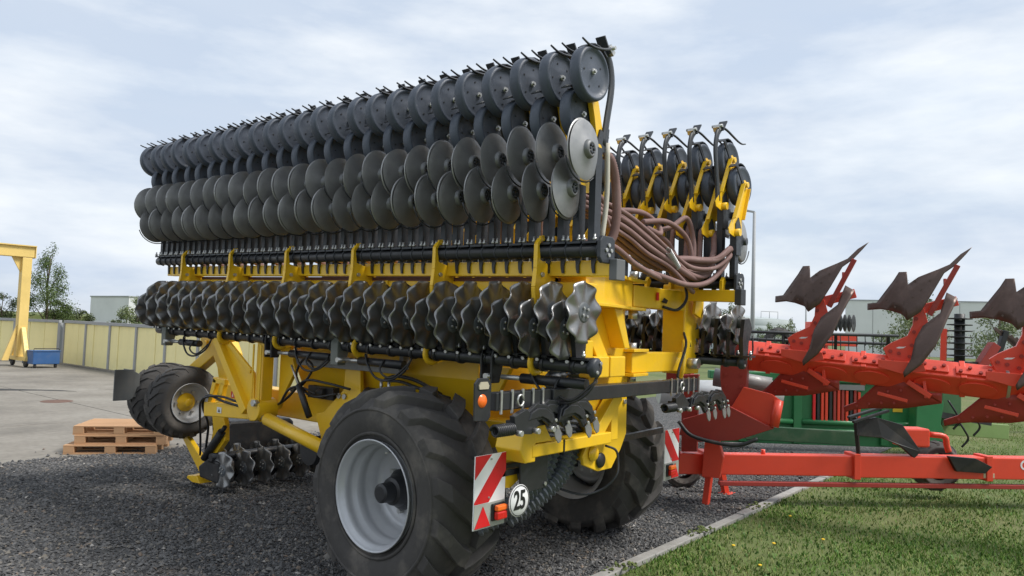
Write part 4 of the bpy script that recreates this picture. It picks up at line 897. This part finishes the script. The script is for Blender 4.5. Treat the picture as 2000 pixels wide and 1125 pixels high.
for k in range(4):
    ds = .965*k; a = ang+math.pi/2; nv = PN*math.cos(a)+Vector((0,0,math.sin(a))); nl = PN*math.cos(a+math.pi/2)+Vector((0,0,math.sin(a+math.pi/2)))
    for s0 in (.42,.98):
        c = pp(s0+ds,0,1.775+BS*(s0+ds))+nv*(hb+.012)+nl*.03; tv = (PD+Vector((0,0,BS))).normalized()
        mb = MB(); mb.obox(c, (.34,.11,.022), Matrix((tv, nl, nv)).transposed()); fl_ = part('flange_plate', mb, RED, plough, .004)
        for j in range(4): q = c+tv*(-.13+.087*j)-nl*.03*(1 if j%2 else -1); part('bolt', MB().cyl(q+nv*.010, q+nv*.034, .018, 6), DRED, fl_)
        c = pp(s0+ds+.02,0,1.775+BS*(s0+ds))+nl*(hb+.008); mb = MB(); m3 = Matrix((tv, nv, nl)).transposed()
        ring = [c+m3@Vector((.17*math.cos(t_), .085*math.sin(t_), h_)) for h_ in (-.006,.014) for t_ in np.linspace(0,2*math.pi,20)[:-1]]
        mb.add(ring, [tuple(range(18,-1,-1)), tuple(range(19,38))]+[(i,(i+1)%19,(i+1)%19+19,i+19) for i in range(19)]); part('side_plate', mb, RED, plough, .003)
    for s_, z_ in ((.58,2.50),(.66,2.42),(.74,2.46),(.82,2.52),(.90,2.60),(.84,2.70),(.98,2.70)):
        o_ = -.10-.38*(s_-.8)+.30*(z_-2.5)+.55*(s_-.85)**2; p = pp(s_+ds,o_,z_-.068*k); part('plough_bolt', MB().cyl(p-PN*.013, p, .011, 8), MOULD, plough)
    for s_, z_ in ((.30,1.335),(.42,1.37),(.54,1.39),(.66,1.40),(.78,1.42),(.60,1.52),(.72,1.54)):
        o_ = .02-.30*(s_-.6)-.25*(z_-1.45); p = pp(s_+ds,o_,z_-.068*k); part('plough_bolt', MB().cyl(p-PN*.034, p, .014, 8), DRED, plough)
# headstock
for z_ in (1.15,1.28,1.41,1.54,1.67):
    for s_ in (-.10,.07): p = pp(s_,-.172,z_); part('bolt', MB().cyl(p-PN*.018, p, .016, 6), DRED, plough)
plate('headstock_column', [(-.16,1.92),(.06,1.97),(.14,1.66),(.12,1.02),(-.10,1.00),(-.16,1.5)], -.17, .18, DRED, plough, .01)
plate('headstock_plate', [(-.30,1.10),(-.02,1.16),(.12,1.42),(.42,1.36),(.54,1.28),(.50,1.02),(.10,.86),(-.30,.82),(-.55,.88),(-.52,1.0)], -.30, .04, RED, plough, .006)
plate('headstock_plate', [(-.52,1.02),(-.30,1.10),(-.16,1.22),(.00,1.20),(.46,1.0),(.08,.84),(-.34,.78),(-.56,.84)], -.42, .05, DRED, plough, .006)
part('headstock_tube', MB().cyl(pp(.50,-.34,1.30), pp(.46,-.40,1.02), .05, 14), RED, plough)
plate('turnover_plate', [(-.62,1.50),(-.42,1.52),(-.42,.62),(-.60,.60)], -.1, .08, DRED, plough, .008)
mb = MB(); mb.tube(catmull([pp(-.55,-.5,1.0),pp(-.40,-.52,.86),(pp(-.1,-.5,.80)),pp(.12,-.48,.80),pp(.3,-.45,.88)],5), .022, 6); part('hydraulic_hose', mb, DRK, plough)
part('top_cylinder', MB().cyl(pp(-.3,.25,1.48), pp(.35,.3,1.40), .11, 18), GAL, plough)
plate('red_link_box', [(-.85,1.55),(-.55,1.55),(-.55,1.30),(-.85,1.30)], .1, .2, DRED, plough, .01)
# lower drawbar
A_, B_ = Vector((8.05,4.05,.47)), Vector((11.9,.05,.50)); dd = (B_-A_).normalized()
part('drawbar', MB().bar(A_, A_.lerp(B_,.40), .16, .24), RED, plough, .012)
db = part('drawbar', MB().bar(A_.lerp(B_,.402), B_, .20, .26), RED, plough, .012)
part('drawbar_rail', MB().bar(A_.lerp(B_,.10)-Vector((.04,.04,.22)), A_.lerp(B_,.8)-Vector((.04,.04,.22)), .08, .05), DRED, plough, .006)
ln = Vector((-dd.y, dd.x, 0)); ln = ln if ln.dot(Vector((-.7,-.7,0))) > 0 else -ln
mt3 = Matrix((( dd.x, 0, -0+ln.x, 0),(dd.y, 0, ln.y, 0),(0, 1, 0, 0),(0,0,0,1)))
text('C', .16, Matrix.Translation(A_.lerp(B_,.782)+ln*.102+Vector((0,0,.04))) @ mt3, db, WHITE, 'letter')
q = A_.lerp(B_,.70)+ln*.102-Vector((0,0,.085)); part('type_plate', MB().bar(q-dd*.07, q+dd*.07, .004, .055), mat('plate_cream', (.5,.45,.3), .5), db)
for f_ in (.07,.40,.70): c = A_.lerp(B_, f_); part('collar', MB().bar(c-dd*.04, c+dd*.04, .24, .30), RED, plough, .006)
part('pin', MB().cyl(A_.lerp(B_,.2)+Vector((0,0,.1)), A_.lerp(B_,.2)+Vector((0,0,.17)), .025, 10), RED, plough)
part('drawbar_head', MB().bar(A_-dd*.35+Vector((0,0,.05)), A_+dd*.05, .30, .34), DRED, plough, .03)
plate('upright', [(-.30,.95),(-.20,.95),(-.10,.60),(-.14,.36),(-.34,.36)], -.2, .10, RED, plough, .008)
part('stand', MB().bar((8.30,3.66,.60), (8.24,3.70,.0), .07, .07), RED, plough, .004)
part('stand', MB().bar((8.85,3.85,.62), (9.00,3.78,.02), .07, .07).box((8.93,3.70,.004), (9.12,3.86,.022)), RED, plough, .003)
# skimmer and box on the drawbar
def onbar(f_, o, z): return A_.lerp(B_, f_)+ln*o+Vector((0,0,z-A_.z))
c = onbar(.47,.0,.80)
mb = MB(); fr = [onbar(.40,.12,1.02),onbar(.44,.14,1.06),onbar(.50,.12,.98),onbar(.545,.10,.66),onbar(.53,.10,.58),onbar(.49,.14,.74),onbar(.45,.15,.82),onbar(.40,.14,.84)]
mb.add(fr+[v-ln*.05 for v in fr], [tuple(range(8)), tuple(range(15,7,-1))]+[(i,i+8,(i+1)%8+8,(i+1)%8) for i in range(8)]); part('skimmer', mb, DRK, plough, .006)
mb = MB(); mb.bar(onbar(.37,.2,1.06), onbar(.49,.1,1.24), .05, .03); mb.bar(onbar(.38,.2,1.01), onbar(.47,.1,1.14), .04, .03); mb.bar(onbar(.40,.05,1.05), onbar(.41,.05,.55), .04, .05); part('skimmer_stalk', mb, DRK, plough, .004)
mb = MB(); c0 = onbar(.505,-.05,.66); M3 = Matrix((dd, ln, (0,0,1))).transposed(); mb.obox(onbar(.535,-.02,.82), (.34,.24,.22), M3); part('cylinder_box', mb, RED, plough, .02)
mb = MB(); mb.tube(catmull([onbar(.57,.05,.86),onbar(.60,.08,.84),onbar(.605,.08,.74),onbar(.61,.08,.66)],4), .035, 10); part('bent_link', mb, RED, plough)
wl = MB(); wl = tyre(wl, .32, .20, .18, 14, .012, .05, .2); wl.v = [tuple(onbar(.645,-.45,.40)+Vector((dd.y,-dd.x,0))*x+dd*y+Vector((0,0,z))) for x,y,z in wl.v]; part('depth_wheel_tyre', wl, RUB, plough)
wl = tyre(MB(), .27, .18, .15, 14, .012, .05, .2); wl.v = [tuple(Vector((8.95,4.35,.27))+Vector((dd.y,-dd.x,0))*x+dd*y+Vector((0,0,z))) for x,y,z in wl.v]; part('depth_wheel_tyre', wl, RUB, plough)
mb = MB(); fr = [onbar(.60,.16,.62),onbar(.66,.18,.60),onbar(.70,.16,.50),onbar(.685,.15,.42),onbar(.62,.15,.44)]
mb.add(fr+[v-ln*.05 for v in fr], [tuple(range(5)), tuple(range(9,4,-1))]+[(i,i+5,(i+1)%5+5,(i+1)%5) for i in range(5)]); part('guard_flap', mb, DRK, plough, .004)

# ------------------------------------------------------------------ green header behind the plough
HO = Vector((12.65,5.14,0)); HD = Vector((.64,-.768,0)).normalized(); HN = Vector((.768,.64,0)).normalized()
def hp(s, o, z): return HO+HD*s+HN*o+Vector((0,0,z))
def hbox(mb, s0, s1, o0, o1, z0, z1, m=0):
    return mb.add([hp(s0,o0,z0),hp(s1,o0,z0),hp(s1,o1,z0),hp(s0,o1,z0),hp(s0,o0,z1),hp(s1,o0,z1),hp(s1,o1,z1),hp(s0,o1,z1)], [(3,2,1,0),(4,5,6,7),(0,1,5,4),(1,2,6,5),(2,3,7,6),(3,0,4,7)], m=m)
hdr = thing('combine_header', tuple(HO), 'green combine header with black reel standing behind the red plough', 'harvester header')
part('back_panel', hbox(MB(), -.4, 3.25, 0, .05, .12, 1.22), GRN, hdr, .006)
part('top_tube', hbox(MB(), -.5, 3.25, -.06, .10, 1.22, 1.36), GRN, hdr, .015)
for s in (.02,.98,2.52,): part('rib', hbox(MB(), s, s+.14, -.07, -.001, .15, 1.22), GRN, hdr, .008)
for s0, s1 in ((.17,.97),(1.13,2.5),(2.67,3.24)):
    part('pressed_bead', MB().cyl(hp(s0,-.03,.52), hp(s1,-.03,.52), .05, 10), GRN, hdr); part('pressed_bead', MB().cyl(hp(s0,-.03,.36), hp(s1,-.03,.36), .06, 10), GRN, hdr)
for k in range(12):
    s = 1.32+.072*k; part('feeder_slat', hbox(MB(), s, s+.045, -.06, -.012, .55, 1.10+rng.uniform(-.03,.03)), [SRED, DRED, RED, BLK][[0,3,2,2,3,1,2,1,2,3,1,2][k]], hdr, .004)
part('slat_rail', hbox(MB(), 1.28, 2.22, -.07, -.052, 1.10, 1.19), GAL, hdr)
mb = MB(); k = [(3.0,1.25),(3.30,1.25),(3.45,.95),(3.40,.60),(3.55,.25),(3.30,.12),(2.95,.12)]
mb.add([hp(s,-.35,z) for s,z in k]+[hp(s,-.10,z) for s,z in k], [tuple(range(7)), tuple(range(13,6,-1))]+[(i,i+7,(i+1)%7+7,(i+1)%7) for i in range(7)]); part('end_plate', mb, GRN, hdr, .01)
part('warning_sticker', hbox(MB(), 2.75, 2.92, -.012, -.002, .74, .82), mat('sticker_yellow', (.75,.50,.03), .5), hdr)
part('warning_sticker', hbox(MB(), .38, .55, -.012, -.002, .86, .96), mat('sticker_white', (.45,.47,.45), .5), hdr)
part('auger', MB().cyl(hp(-1.5,-.55,1.0), hp(.55,-.55,1.05), .20, 20), mat('auger_grey', (.55,.56,.56), .4, metal=.4), hdr)
part('side_beam', MB().bar(hp(-.35,-1.5,.50), hp(1.5,-1.2,.42), .10, .22), mat('dark_green_paint', (.012,.06,.022), .5), hdr, .01)
for o, z, zz in ((-.55,2.05,.02),(-.25,1.93,.0)):
    rb = part('reel_bar', MB().cyl(hp(-1.2,o,z), hp(2.55,o,z+zz), .026, 8), BLK, hdr)
    for k in range(26): s = -1.1+.14*k; part('reel_tine', MB().bar(hp(s,o,z), hp(s,o-.02,z-.16), .012, .012), BLK, rb)
for s in (-.2,.65,1.55,2.45): part('reel_arm', MB().bar(hp(s,-.4,2.06), hp(s+.08,-.2,1.35), .05, .05), BLK, hdr)
part('hydraulic_pack', hbox(MB(), 3.5, 3.85, -.2, .3, .55, 1.15), mat('old_green', (.06,.15,.06), .6), hdr, .02)
for s, z in ((3.55,1.0),(3.7,.7),(3.9,.9)): part('hose_loop', MB().tube(catmull([hp(s,-.3,z),hp(s+.1,-.36,z-.2),hp(s+.2,-.3,z-.35),hp(s+.12,-.25,z-.5)],5), .018, 6), DRK, hdr)
part('cutter_beam', MB().bar(hp(3.4,-.3,.75), hp(4.4,-.1,.62), .10, .10), BLK, hdr); part('side_plate', MB().bar(hp(3.5,.1,.50), hp(5.0,.3,.42), .06, .26), LGRN, hdr, .01)

# folded red cultivators far right
cul = thing('cultivator', (18.2,4.4,0), 'folded red cultivator with a black ring roller standing upright behind the plough', 'cultivator')
def cp(px, z, o=0): # offset along the image-parallel direction
    return Vector((18.2,4.4,0))+Vector((.632,-.775,0))*px+Vector((.775,.632,0))*o+Vector((0,0,z))
mb = MB(); mb.cyl(cp(2.15,1.3), cp(2.15,2.65), .11, 12); part('roller_core', mb, DRK, cul)
for k in range(9): part('roller_ring', MB().lathe([(.11,-.02),(.26,-.012),(.26,.012),(.11,.02)], cp(2.15,1.42+.14*k), 'z', 14), DRK, cul)
part('frame_post', MB().bar(cp(1.75,.3), cp(1.80,2.3), .12, .12), RED, cul, .01); part('frame_beam', MB().bar(cp(2.35,1.05), cp(2.95,1.98), .22, .2), DRED, cul, .01)
part('frame_rail', MB().bar(cp(1.7,1.55), cp(3.0,1.55), .05, .05), DRK, cul); part('frame_rail', MB().bar(cp(1.7,1.30), cp(3.0,1.30), .05, .05), DRK, cul); part('frame_beam', MB().bar(cp(1.6,.9), cp(4.5,.9), .2, .2), RED, cul, .01)
for k in range(6): part('tine', MB().bar(cp(2.95+.12*k,2.35-.05*k), cp(3.7+.1*k,1.75-.16*k), .04, .07), MOULD, cul)
part('wing_arm', MB().bar(cp(2.9,1.35), cp(3.2,2.3), .12, .12), DRK, cul, .01)
cu2 = thing('disc_harrow', (17.3,5.5,0), 'small red disc harrow glimpsed between the plough bodies in front of the warehouse', 'harrow')
def c2(px, z, o=0): return Vector((17.3,5.5,0))+Vector((.632,-.775,0))*px+Vector((.775,.632,0))*o+Vector((0,0,z))
part('frame', MB().bar(c2(-.3,1.95), c2(1.2,1.95), .2, .26).bar(c2(.5,.2), c2(.5,2.4), .12, .12).bar(c2(.1,2.25), c2(.55,2.25), .3, .2).bar(c2(-.2,.2), c2(-.2,1.9), .1, .1), RED, cu2, .01)
for k in range(6): part('disc', MB().lathe([(.02,.02),(.18,.008),(.2,0),(.18,-.006),(.02,.01)], c2(.65+.1*k,2.35), 'y', 16), DRK, cu2)
wl = tyre(MB(), .35, .25, .2, 12, .01, .05, .2); wl.v = [tuple(c2(-.55,1.85)+Vector((.775,.632,0))*x+Vector((.632,-.775,0))*y+Vector((0,0,z))) for x,y,z in wl.v]; part('tyre', wl, RUB, cu2)

# ------------------------------------------------------------------ left yard things
def pallet(cx, cy, z, rz, label):
    t = thing('pallet', (cx,cy,z), label, 'pallet', 'stacked wooden pallets', rz)
    db_ = MB().box((-.6,-.05,.108), (.6,.05,.128)).mesh('deck_board', WOOD); cb = MB().box((-.07,-.4,.088), (.07,.4,.1075)).mesh('cross_board', WOOD)
    bl = MB().box((-.07,-.06,.0205), (.07,.06,.0875)).mesh('block', WOOD); bb = MB().box((-.6,-.06,0), (.6,.06,.020)).mesh('bottom_board', WOOD)
    for y in (-.35,-.21,-.07,.07,.21,.35): inst('deck_board', db_, t, (rng.normal(0,.004),y,0), rng.normal(0,.006), .003)
    for x in (-.53,0,.53):
        inst('cross_board', cb, t, (x,0,0))
        for y in (-.34,0,.34): inst('block', bl, t, (x,y,0), 0, .004)
    for y in (-.34,0,.34): inst('bottom_board', bb, t, (0,y,0))
    return t
pr = math.atan2(-.63,.77)
pallet(4.88, 11.28, .01, pr, 'orange-brown wooden pallet at the bottom of the stack, on the concrete edge')
pallet(5.00, 11.25, .140, pr+.02, 'orange-brown wooden pallet in the middle of the stack of three')
pallet(4.99, 11.27, .270, pr-.015, 'orange-brown wooden pallet on top of the stack of three')
# gantry crane
ga = thing('gantry_crane', (9.42,30.2,0), 'cream yellow portal gantry crane on castors at the left edge', 'gantry crane')
part('column', MB().bar((9.40,30,.35), (9.40,30,3.85), .30, .30), CREAM, ga, .015)
part('beam', MB().box((3.0,29.84,3.86), (9.62,30.16,4.24)), CREAM, ga, .015)
part('beam_flange', MB().box((3.0,29.76,4.242), (9.64,30.24,4.28)), CREAM, ga); part('beam_end_plate', MB().box((9.622,29.80,3.84), (9.645,30.20,4.24)), CREAM, ga)
part('knee_plate', MB().prism([(9.25,3.858),(9.25,3.3),(8.95,3.858)], 'xz', 29.97, 30.03), CREAM, ga)
for sg in (-1,1):
    part('stay', MB().bar((9.40,30+sg*.15,1.35), (9.40,30+sg*.72,.30), .14, .16), CREAM, ga, .01)
    wh = part('castor', MB().lathe([(0,-.05),(.12,-.05),(.15,-.03),(.15,.03),(.12,.05),(0,.05)], (9.40,30+sg*.66,.15), 'x', 20), DRK, ga)
    part('castor_fork', MB().bar((9.32,30+sg*.66,.15), (9.32,30+sg*.66,.24), .02, .08), GAL, wh)
part('foot_beam', MB().bar((9.40,29.2,.29), (9.40,30.8,.29), .18, .14), CREAM, ga, .01)
part('brace', MB().prism([(8.85,.22),(9.05,.22),(9.25,1.2),(9.25,1.5)], 'xz', 29.95, 30.05), CREAM, ga)
tr = thing('tool_trolley', (9.8,29,0), 'blue steel box trolley beside the foot of the gantry crane', 'trolley')
part('box', MB().box((9.40,28.7,.14), (10.24,29.3,.58)), BLUE, tr, .02)
part('rim', MB().box((9.38,28.68,.58), (10.26,29.32,.61)), BLUE, tr, .008)
part('handle_rail', MB().tube([(9.42,28.72,.60),(9.42,28.72,.68),(10.2,28.72,.68),(10.2,28.72,.60)], .015, 6), DRK, tr)
for x in (9.5,10.14): part('castor', MB().lathe([(0,-.03),(.07,-.03),(.07,.03),(0,.03)], (x,28.8,.075), 'x', 14), DRK, tr)
# fence
fen = thing('fence', (11.1,25,0), 'pale yellow panel fence with grey posts and cap along the concrete yard', 'fence')
def fence_run(p, q, n):
    p, q = Vector(p), Vector(q); d = (q-p)/n; u = d.normalized(); nn = Vector((-u.y,u.x,0)); Lp = d.length
    an = math.atan2(u.y,u.x)
    pm = MB().box((0,-.02,.05), (Lp/3-.02,.02,1.55)).mesh('panel', FPAN); po = MB().box((-.06,-.06,0), (.06,.06,1.56)).mesh('post', FPOST); ca = MB().box((0,-.07,1.562), (Lp,.07,1.66)).mesh('cap_rail', FPOST)
    for i in range(n):
        b = p+d*i
        inst('post', po, fen, b-fen.location, an); inst('cap_rail', ca, fen, b-fen.location, an)
        for k in range(3): inst('panel', pm, fen, b+u*(Lp/3*k+.01)-fen.location+nn*rng.normal(0,.006), an+rng.normal(0,.004))
fence_run((11.1,30.8,0), (11.1,10.8,0), 10); fence_run((11.0,31.0,0), (4.6,43.6,0), 7)
part('footing', MB().box((10.9,10.6,0), (11.09,31,.06)), CONC, fen)

# ------------------------------------------------------------------ far buildings, lamp posts
ware = thing('warehouse', (115,15,0), 'long pale grey clad warehouse behind the plough on the right', 'warehouse')
wa, wb = Vector((106.2,28.2,0)), Vector((116.4,-10.5,0)); wu = (wb-wa).normalized(); wn = Vector((-wu.y,wu.x,0)); 
nP = 12; lp = (wb-wa).length/nP; an = math.atan2(wu.y,wu.x)
pm = MB().box((.03,-.05,.0), (lp-.03,.05,7.1)).mesh('wall_panel', WALLG)
for i in range(nP): inst('wall_panel', pm, ware, wa+wu*lp*i-Vector(ware.location), an)
core = MB(); v4 = [wa+wn*.08, wb+wn*.08, wb+wn*30, wa+wn*30]
core.add([tuple(v) for v in v4]+[(v.x,v.y,7.05) for v in v4], [(3,2,1,0),(4,5,6,7),(0,1,5,4),(1,2,6,5),(2,3,7,6),(3,0,4,7)]); part('wall', core, FPOST, ware)
part('roof_edge', MB().bar(wa+Vector((0,0,7.2)), wb+Vector((0,0,7.2)), .3, .16), FPOST, ware)
TANKM = mat('tank_cladding', (.40, .44, .44), .6, scale=.2, spec=.2)
tank = thing('storage_tank', (97,38.5,0), 'round grey storage tank with a rail on its roof behind the seed drill', 'tank')
tk = Vector((97,38.5,0))
for k in range(5): part('shell_ring', MB().lathe([(5.6,.82*k),(5.6,.82*k+.80),(5.57,.82*k+.82)], tk, 'z', 48), TANKM, tank)
part('roof', MB().lathe([(5.6,4.1),(4,4.35),(0,4.6)], tk, 'z', 48), TANKM, tank)
part('roof_rail', MB().tube([(94.0,35.2,4.2),(94.0,35.2,5.1),(95.6,33.6,5.1),(95.6,33.6,4.2)], .04, 5).tube([(94.8,34.4,4.2),(94.8,34.4,5.1)], .04, 5), FPOST, tank)
shed = thing('hall', (45,104,0), 'small pale grey flat roofed hall behind the fence at left', 'hall')
part('wall', MB().box((43.4,100,0), (47.5,112,4.15)), WALLG, shed); part('roof_edge', MB().box((43.3,99.9,4.15), (47.6,112.1,4.3)), FPOST, shed)
bank = struct(part('far_bank', MB().prism([(-200,0),(-60,1.0),(20,1.2),(90,.9),(260,0)], 'xz', 180, 190), SOIL))
def lamp(base, h, ang, arm, label):
    t = thing('street_lamp', base, label, 'street lamp', 'street lamps'); b = Vector(base); e = Vector((math.cos(ang),math.sin(ang),0))*arm
    part('pole', MB().tube([b,b+Vector((0,0,h*.5)),b+Vector((0,0,h))], [.085,.07,.05], 10), FPOST, t)
    part('arm', MB().bar(b+Vector((0,0,h)), b+Vector((0,0,h+.06))+e, .06, .06), FPOST, t); part('lamp_head', MB().bar(b+Vector((0,0,h+.05))+e*.6, b+Vector((0,0,h+.06))+e*1.3, .16, .07), FPOST, t)
lamp((24.6,9.5,0), 6.2, math.radians(129), .45, 'tall grey street lamp rising right of the folded drill wing')
lamp((62,19.5,0), 5.2, math.radians(-40), .6, 'short distant street lamp between the drill and the warehouse')
lamp((41,70,0), 5.0, 1, .4, 'thin distant lamp post behind the fence, beside the small hall')

# ------------------------------------------------------------------ trees
def crown_mesh(name, blobs, n, ls, mt):
    V = []; tot = sum(b[3]*b[4]*b[5] for b in blobs); allp = []
    for cx, cy, cz, rx, ry, rz in blobs:
        k = max(30, int(n*rx*ry*rz/tot)); p = rng.normal(0,1,(k,3)); p /= np.linalg.norm(p,axis=1)[:,None]; p *= rng.uniform(.25,1.05,(k,1))**.6
        # clump the leaves
        cl = rng.normal(0,1,(max(6,k//28),3)); cl /= np.linalg.norm(cl,axis=1)[:,None]; cl *= rng.uniform(.3,1.,(len(cl),1))
        p = cl[rng.integers(0,len(cl),k)]*.72+p*.5
        allp.append(p*np.array([rx,ry,rz])+np.array([cx,cy,cz]))
    P = np.concatenate(allp); k = len(P)
    a = rng.normal(0,1,(k,3)); a /= np.linalg.norm(a,axis=1)[:,None]; b = np.cross(a, rng.normal(0,1,(k,3))); b /= np.linalg.norm(b,axis=1)[:,None]
    s = rng.uniform(.6,1.3,(k,1))*ls
    V = np.stack([P-a*s, P+b*s*.45, P+a*s, P-b*s*.45],1).reshape(-1,3)
    return fastmesh(name, V, 4, np.arange(k*4), mt)
def tree(base, h, wd, label, mt, n=2500, ls=.06, bush=False, group='trees and bushes', sparse=1.0):
    t = thing('bush' if bush else 'tree', base, label, 'bush' if bush else 'tree', group); blobs = []; b = Vector(base)
    tm = MB(); tm.tube([b,b+Vector((.05,.02,h*.35)),b+Vector((.0,.05,h*.7)),b+Vector((.05,0,h*.97))], [h*.018,h*.014,h*.009,h*.003], 7)
    nb = 9 if not bush else 7
    for i in range(nb):
        z = h*((.28 if not bush else .15)+.62*(i/(nb-1))); r_ = wd*(1-.65*(i/(nb-1))**1.5)*.5; a = i*2.4+rng.uniform(-.4,.4)
        q = b+Vector((math.cos(a)*r_*.75, math.sin(a)*r_*.75, z+.12*h)); tm.tube([b+Vector((0,0,z*.8)), b.lerp(q,.6)+Vector((0,0,z*.4)) if False else (b+Vector((0,0,z*.8))).lerp(q,.55)+Vector((0,0,.03*h)), q], [h*.008,h*.005,h*.002], 5)
        blobs.append((q.x,q.y,q.z, r_*.72*sparse, r_*.72*sparse, h*.15))
    blobs.append((b.x,b.y,b.z+h*.9, wd*.14,wd*.14,h*.10))
    part('trunk', tm, BARK, t)
    me = crown_mesh('crown', blobs, n, ls, mt); o = inst('crown', me, t, -b)
    return t
tree((14.4,42.6,0), 4.9, 2.2, 'slim loose green tree rising behind the fence beside the gantry', LEAF, 9000, .045, sparse=.9)
for i, (x, y, h, wd, lab, mt) in enumerate([(13.0,44.5,2.9,2.6,'brownish green bush behind the fence at the far left, beside the gantry column',LEAF2),(15.1,43.0,2.7,2.0,'dark bush at the foot of the slim tree behind the fence',LEAF2),(16.6,44,2.1,2.2,'low dark bush behind the fence right of the slim tree',LEAF2),(18.6,43,2.0,2.4,'low bush behind the fence left of the small hall',LEAF2),(17.4,39.0,2.9,2.2,'pale green bush behind the fence beside the wavy discs',LEAF3),(20.5,42,2.2,2.4,'bush behind the fence in front of the small hall',LEAF)]):
    tree((x,y,0), h, wd, lab, mt, 7000, .05, True)
for x, y, h, wd, lab, mt in [(42,17.6,3.6,1.6,'thin pale young tree between drill wing and lamp post',LEAF3),(46,15.5,2.8,2.0,'small pale tree right of the street lamp',LEAF3),(33,6.3,3.9,2.6,'pale green tree between the first two plough bodies before the warehouse',LEAF3),(36,3.6,3.5,2.4,'pale green tree right of the second plough body before the warehouse',LEAF3),(52,19,2.6,2.4,'low green tree in front of the round tank',LEAF),(40,1.5,3.0,2.0,'pale green tree at the right edge before the warehouse',LEAF3)]:
    tree((x,y,0), h, wd, lab, mt, 5000, .05)
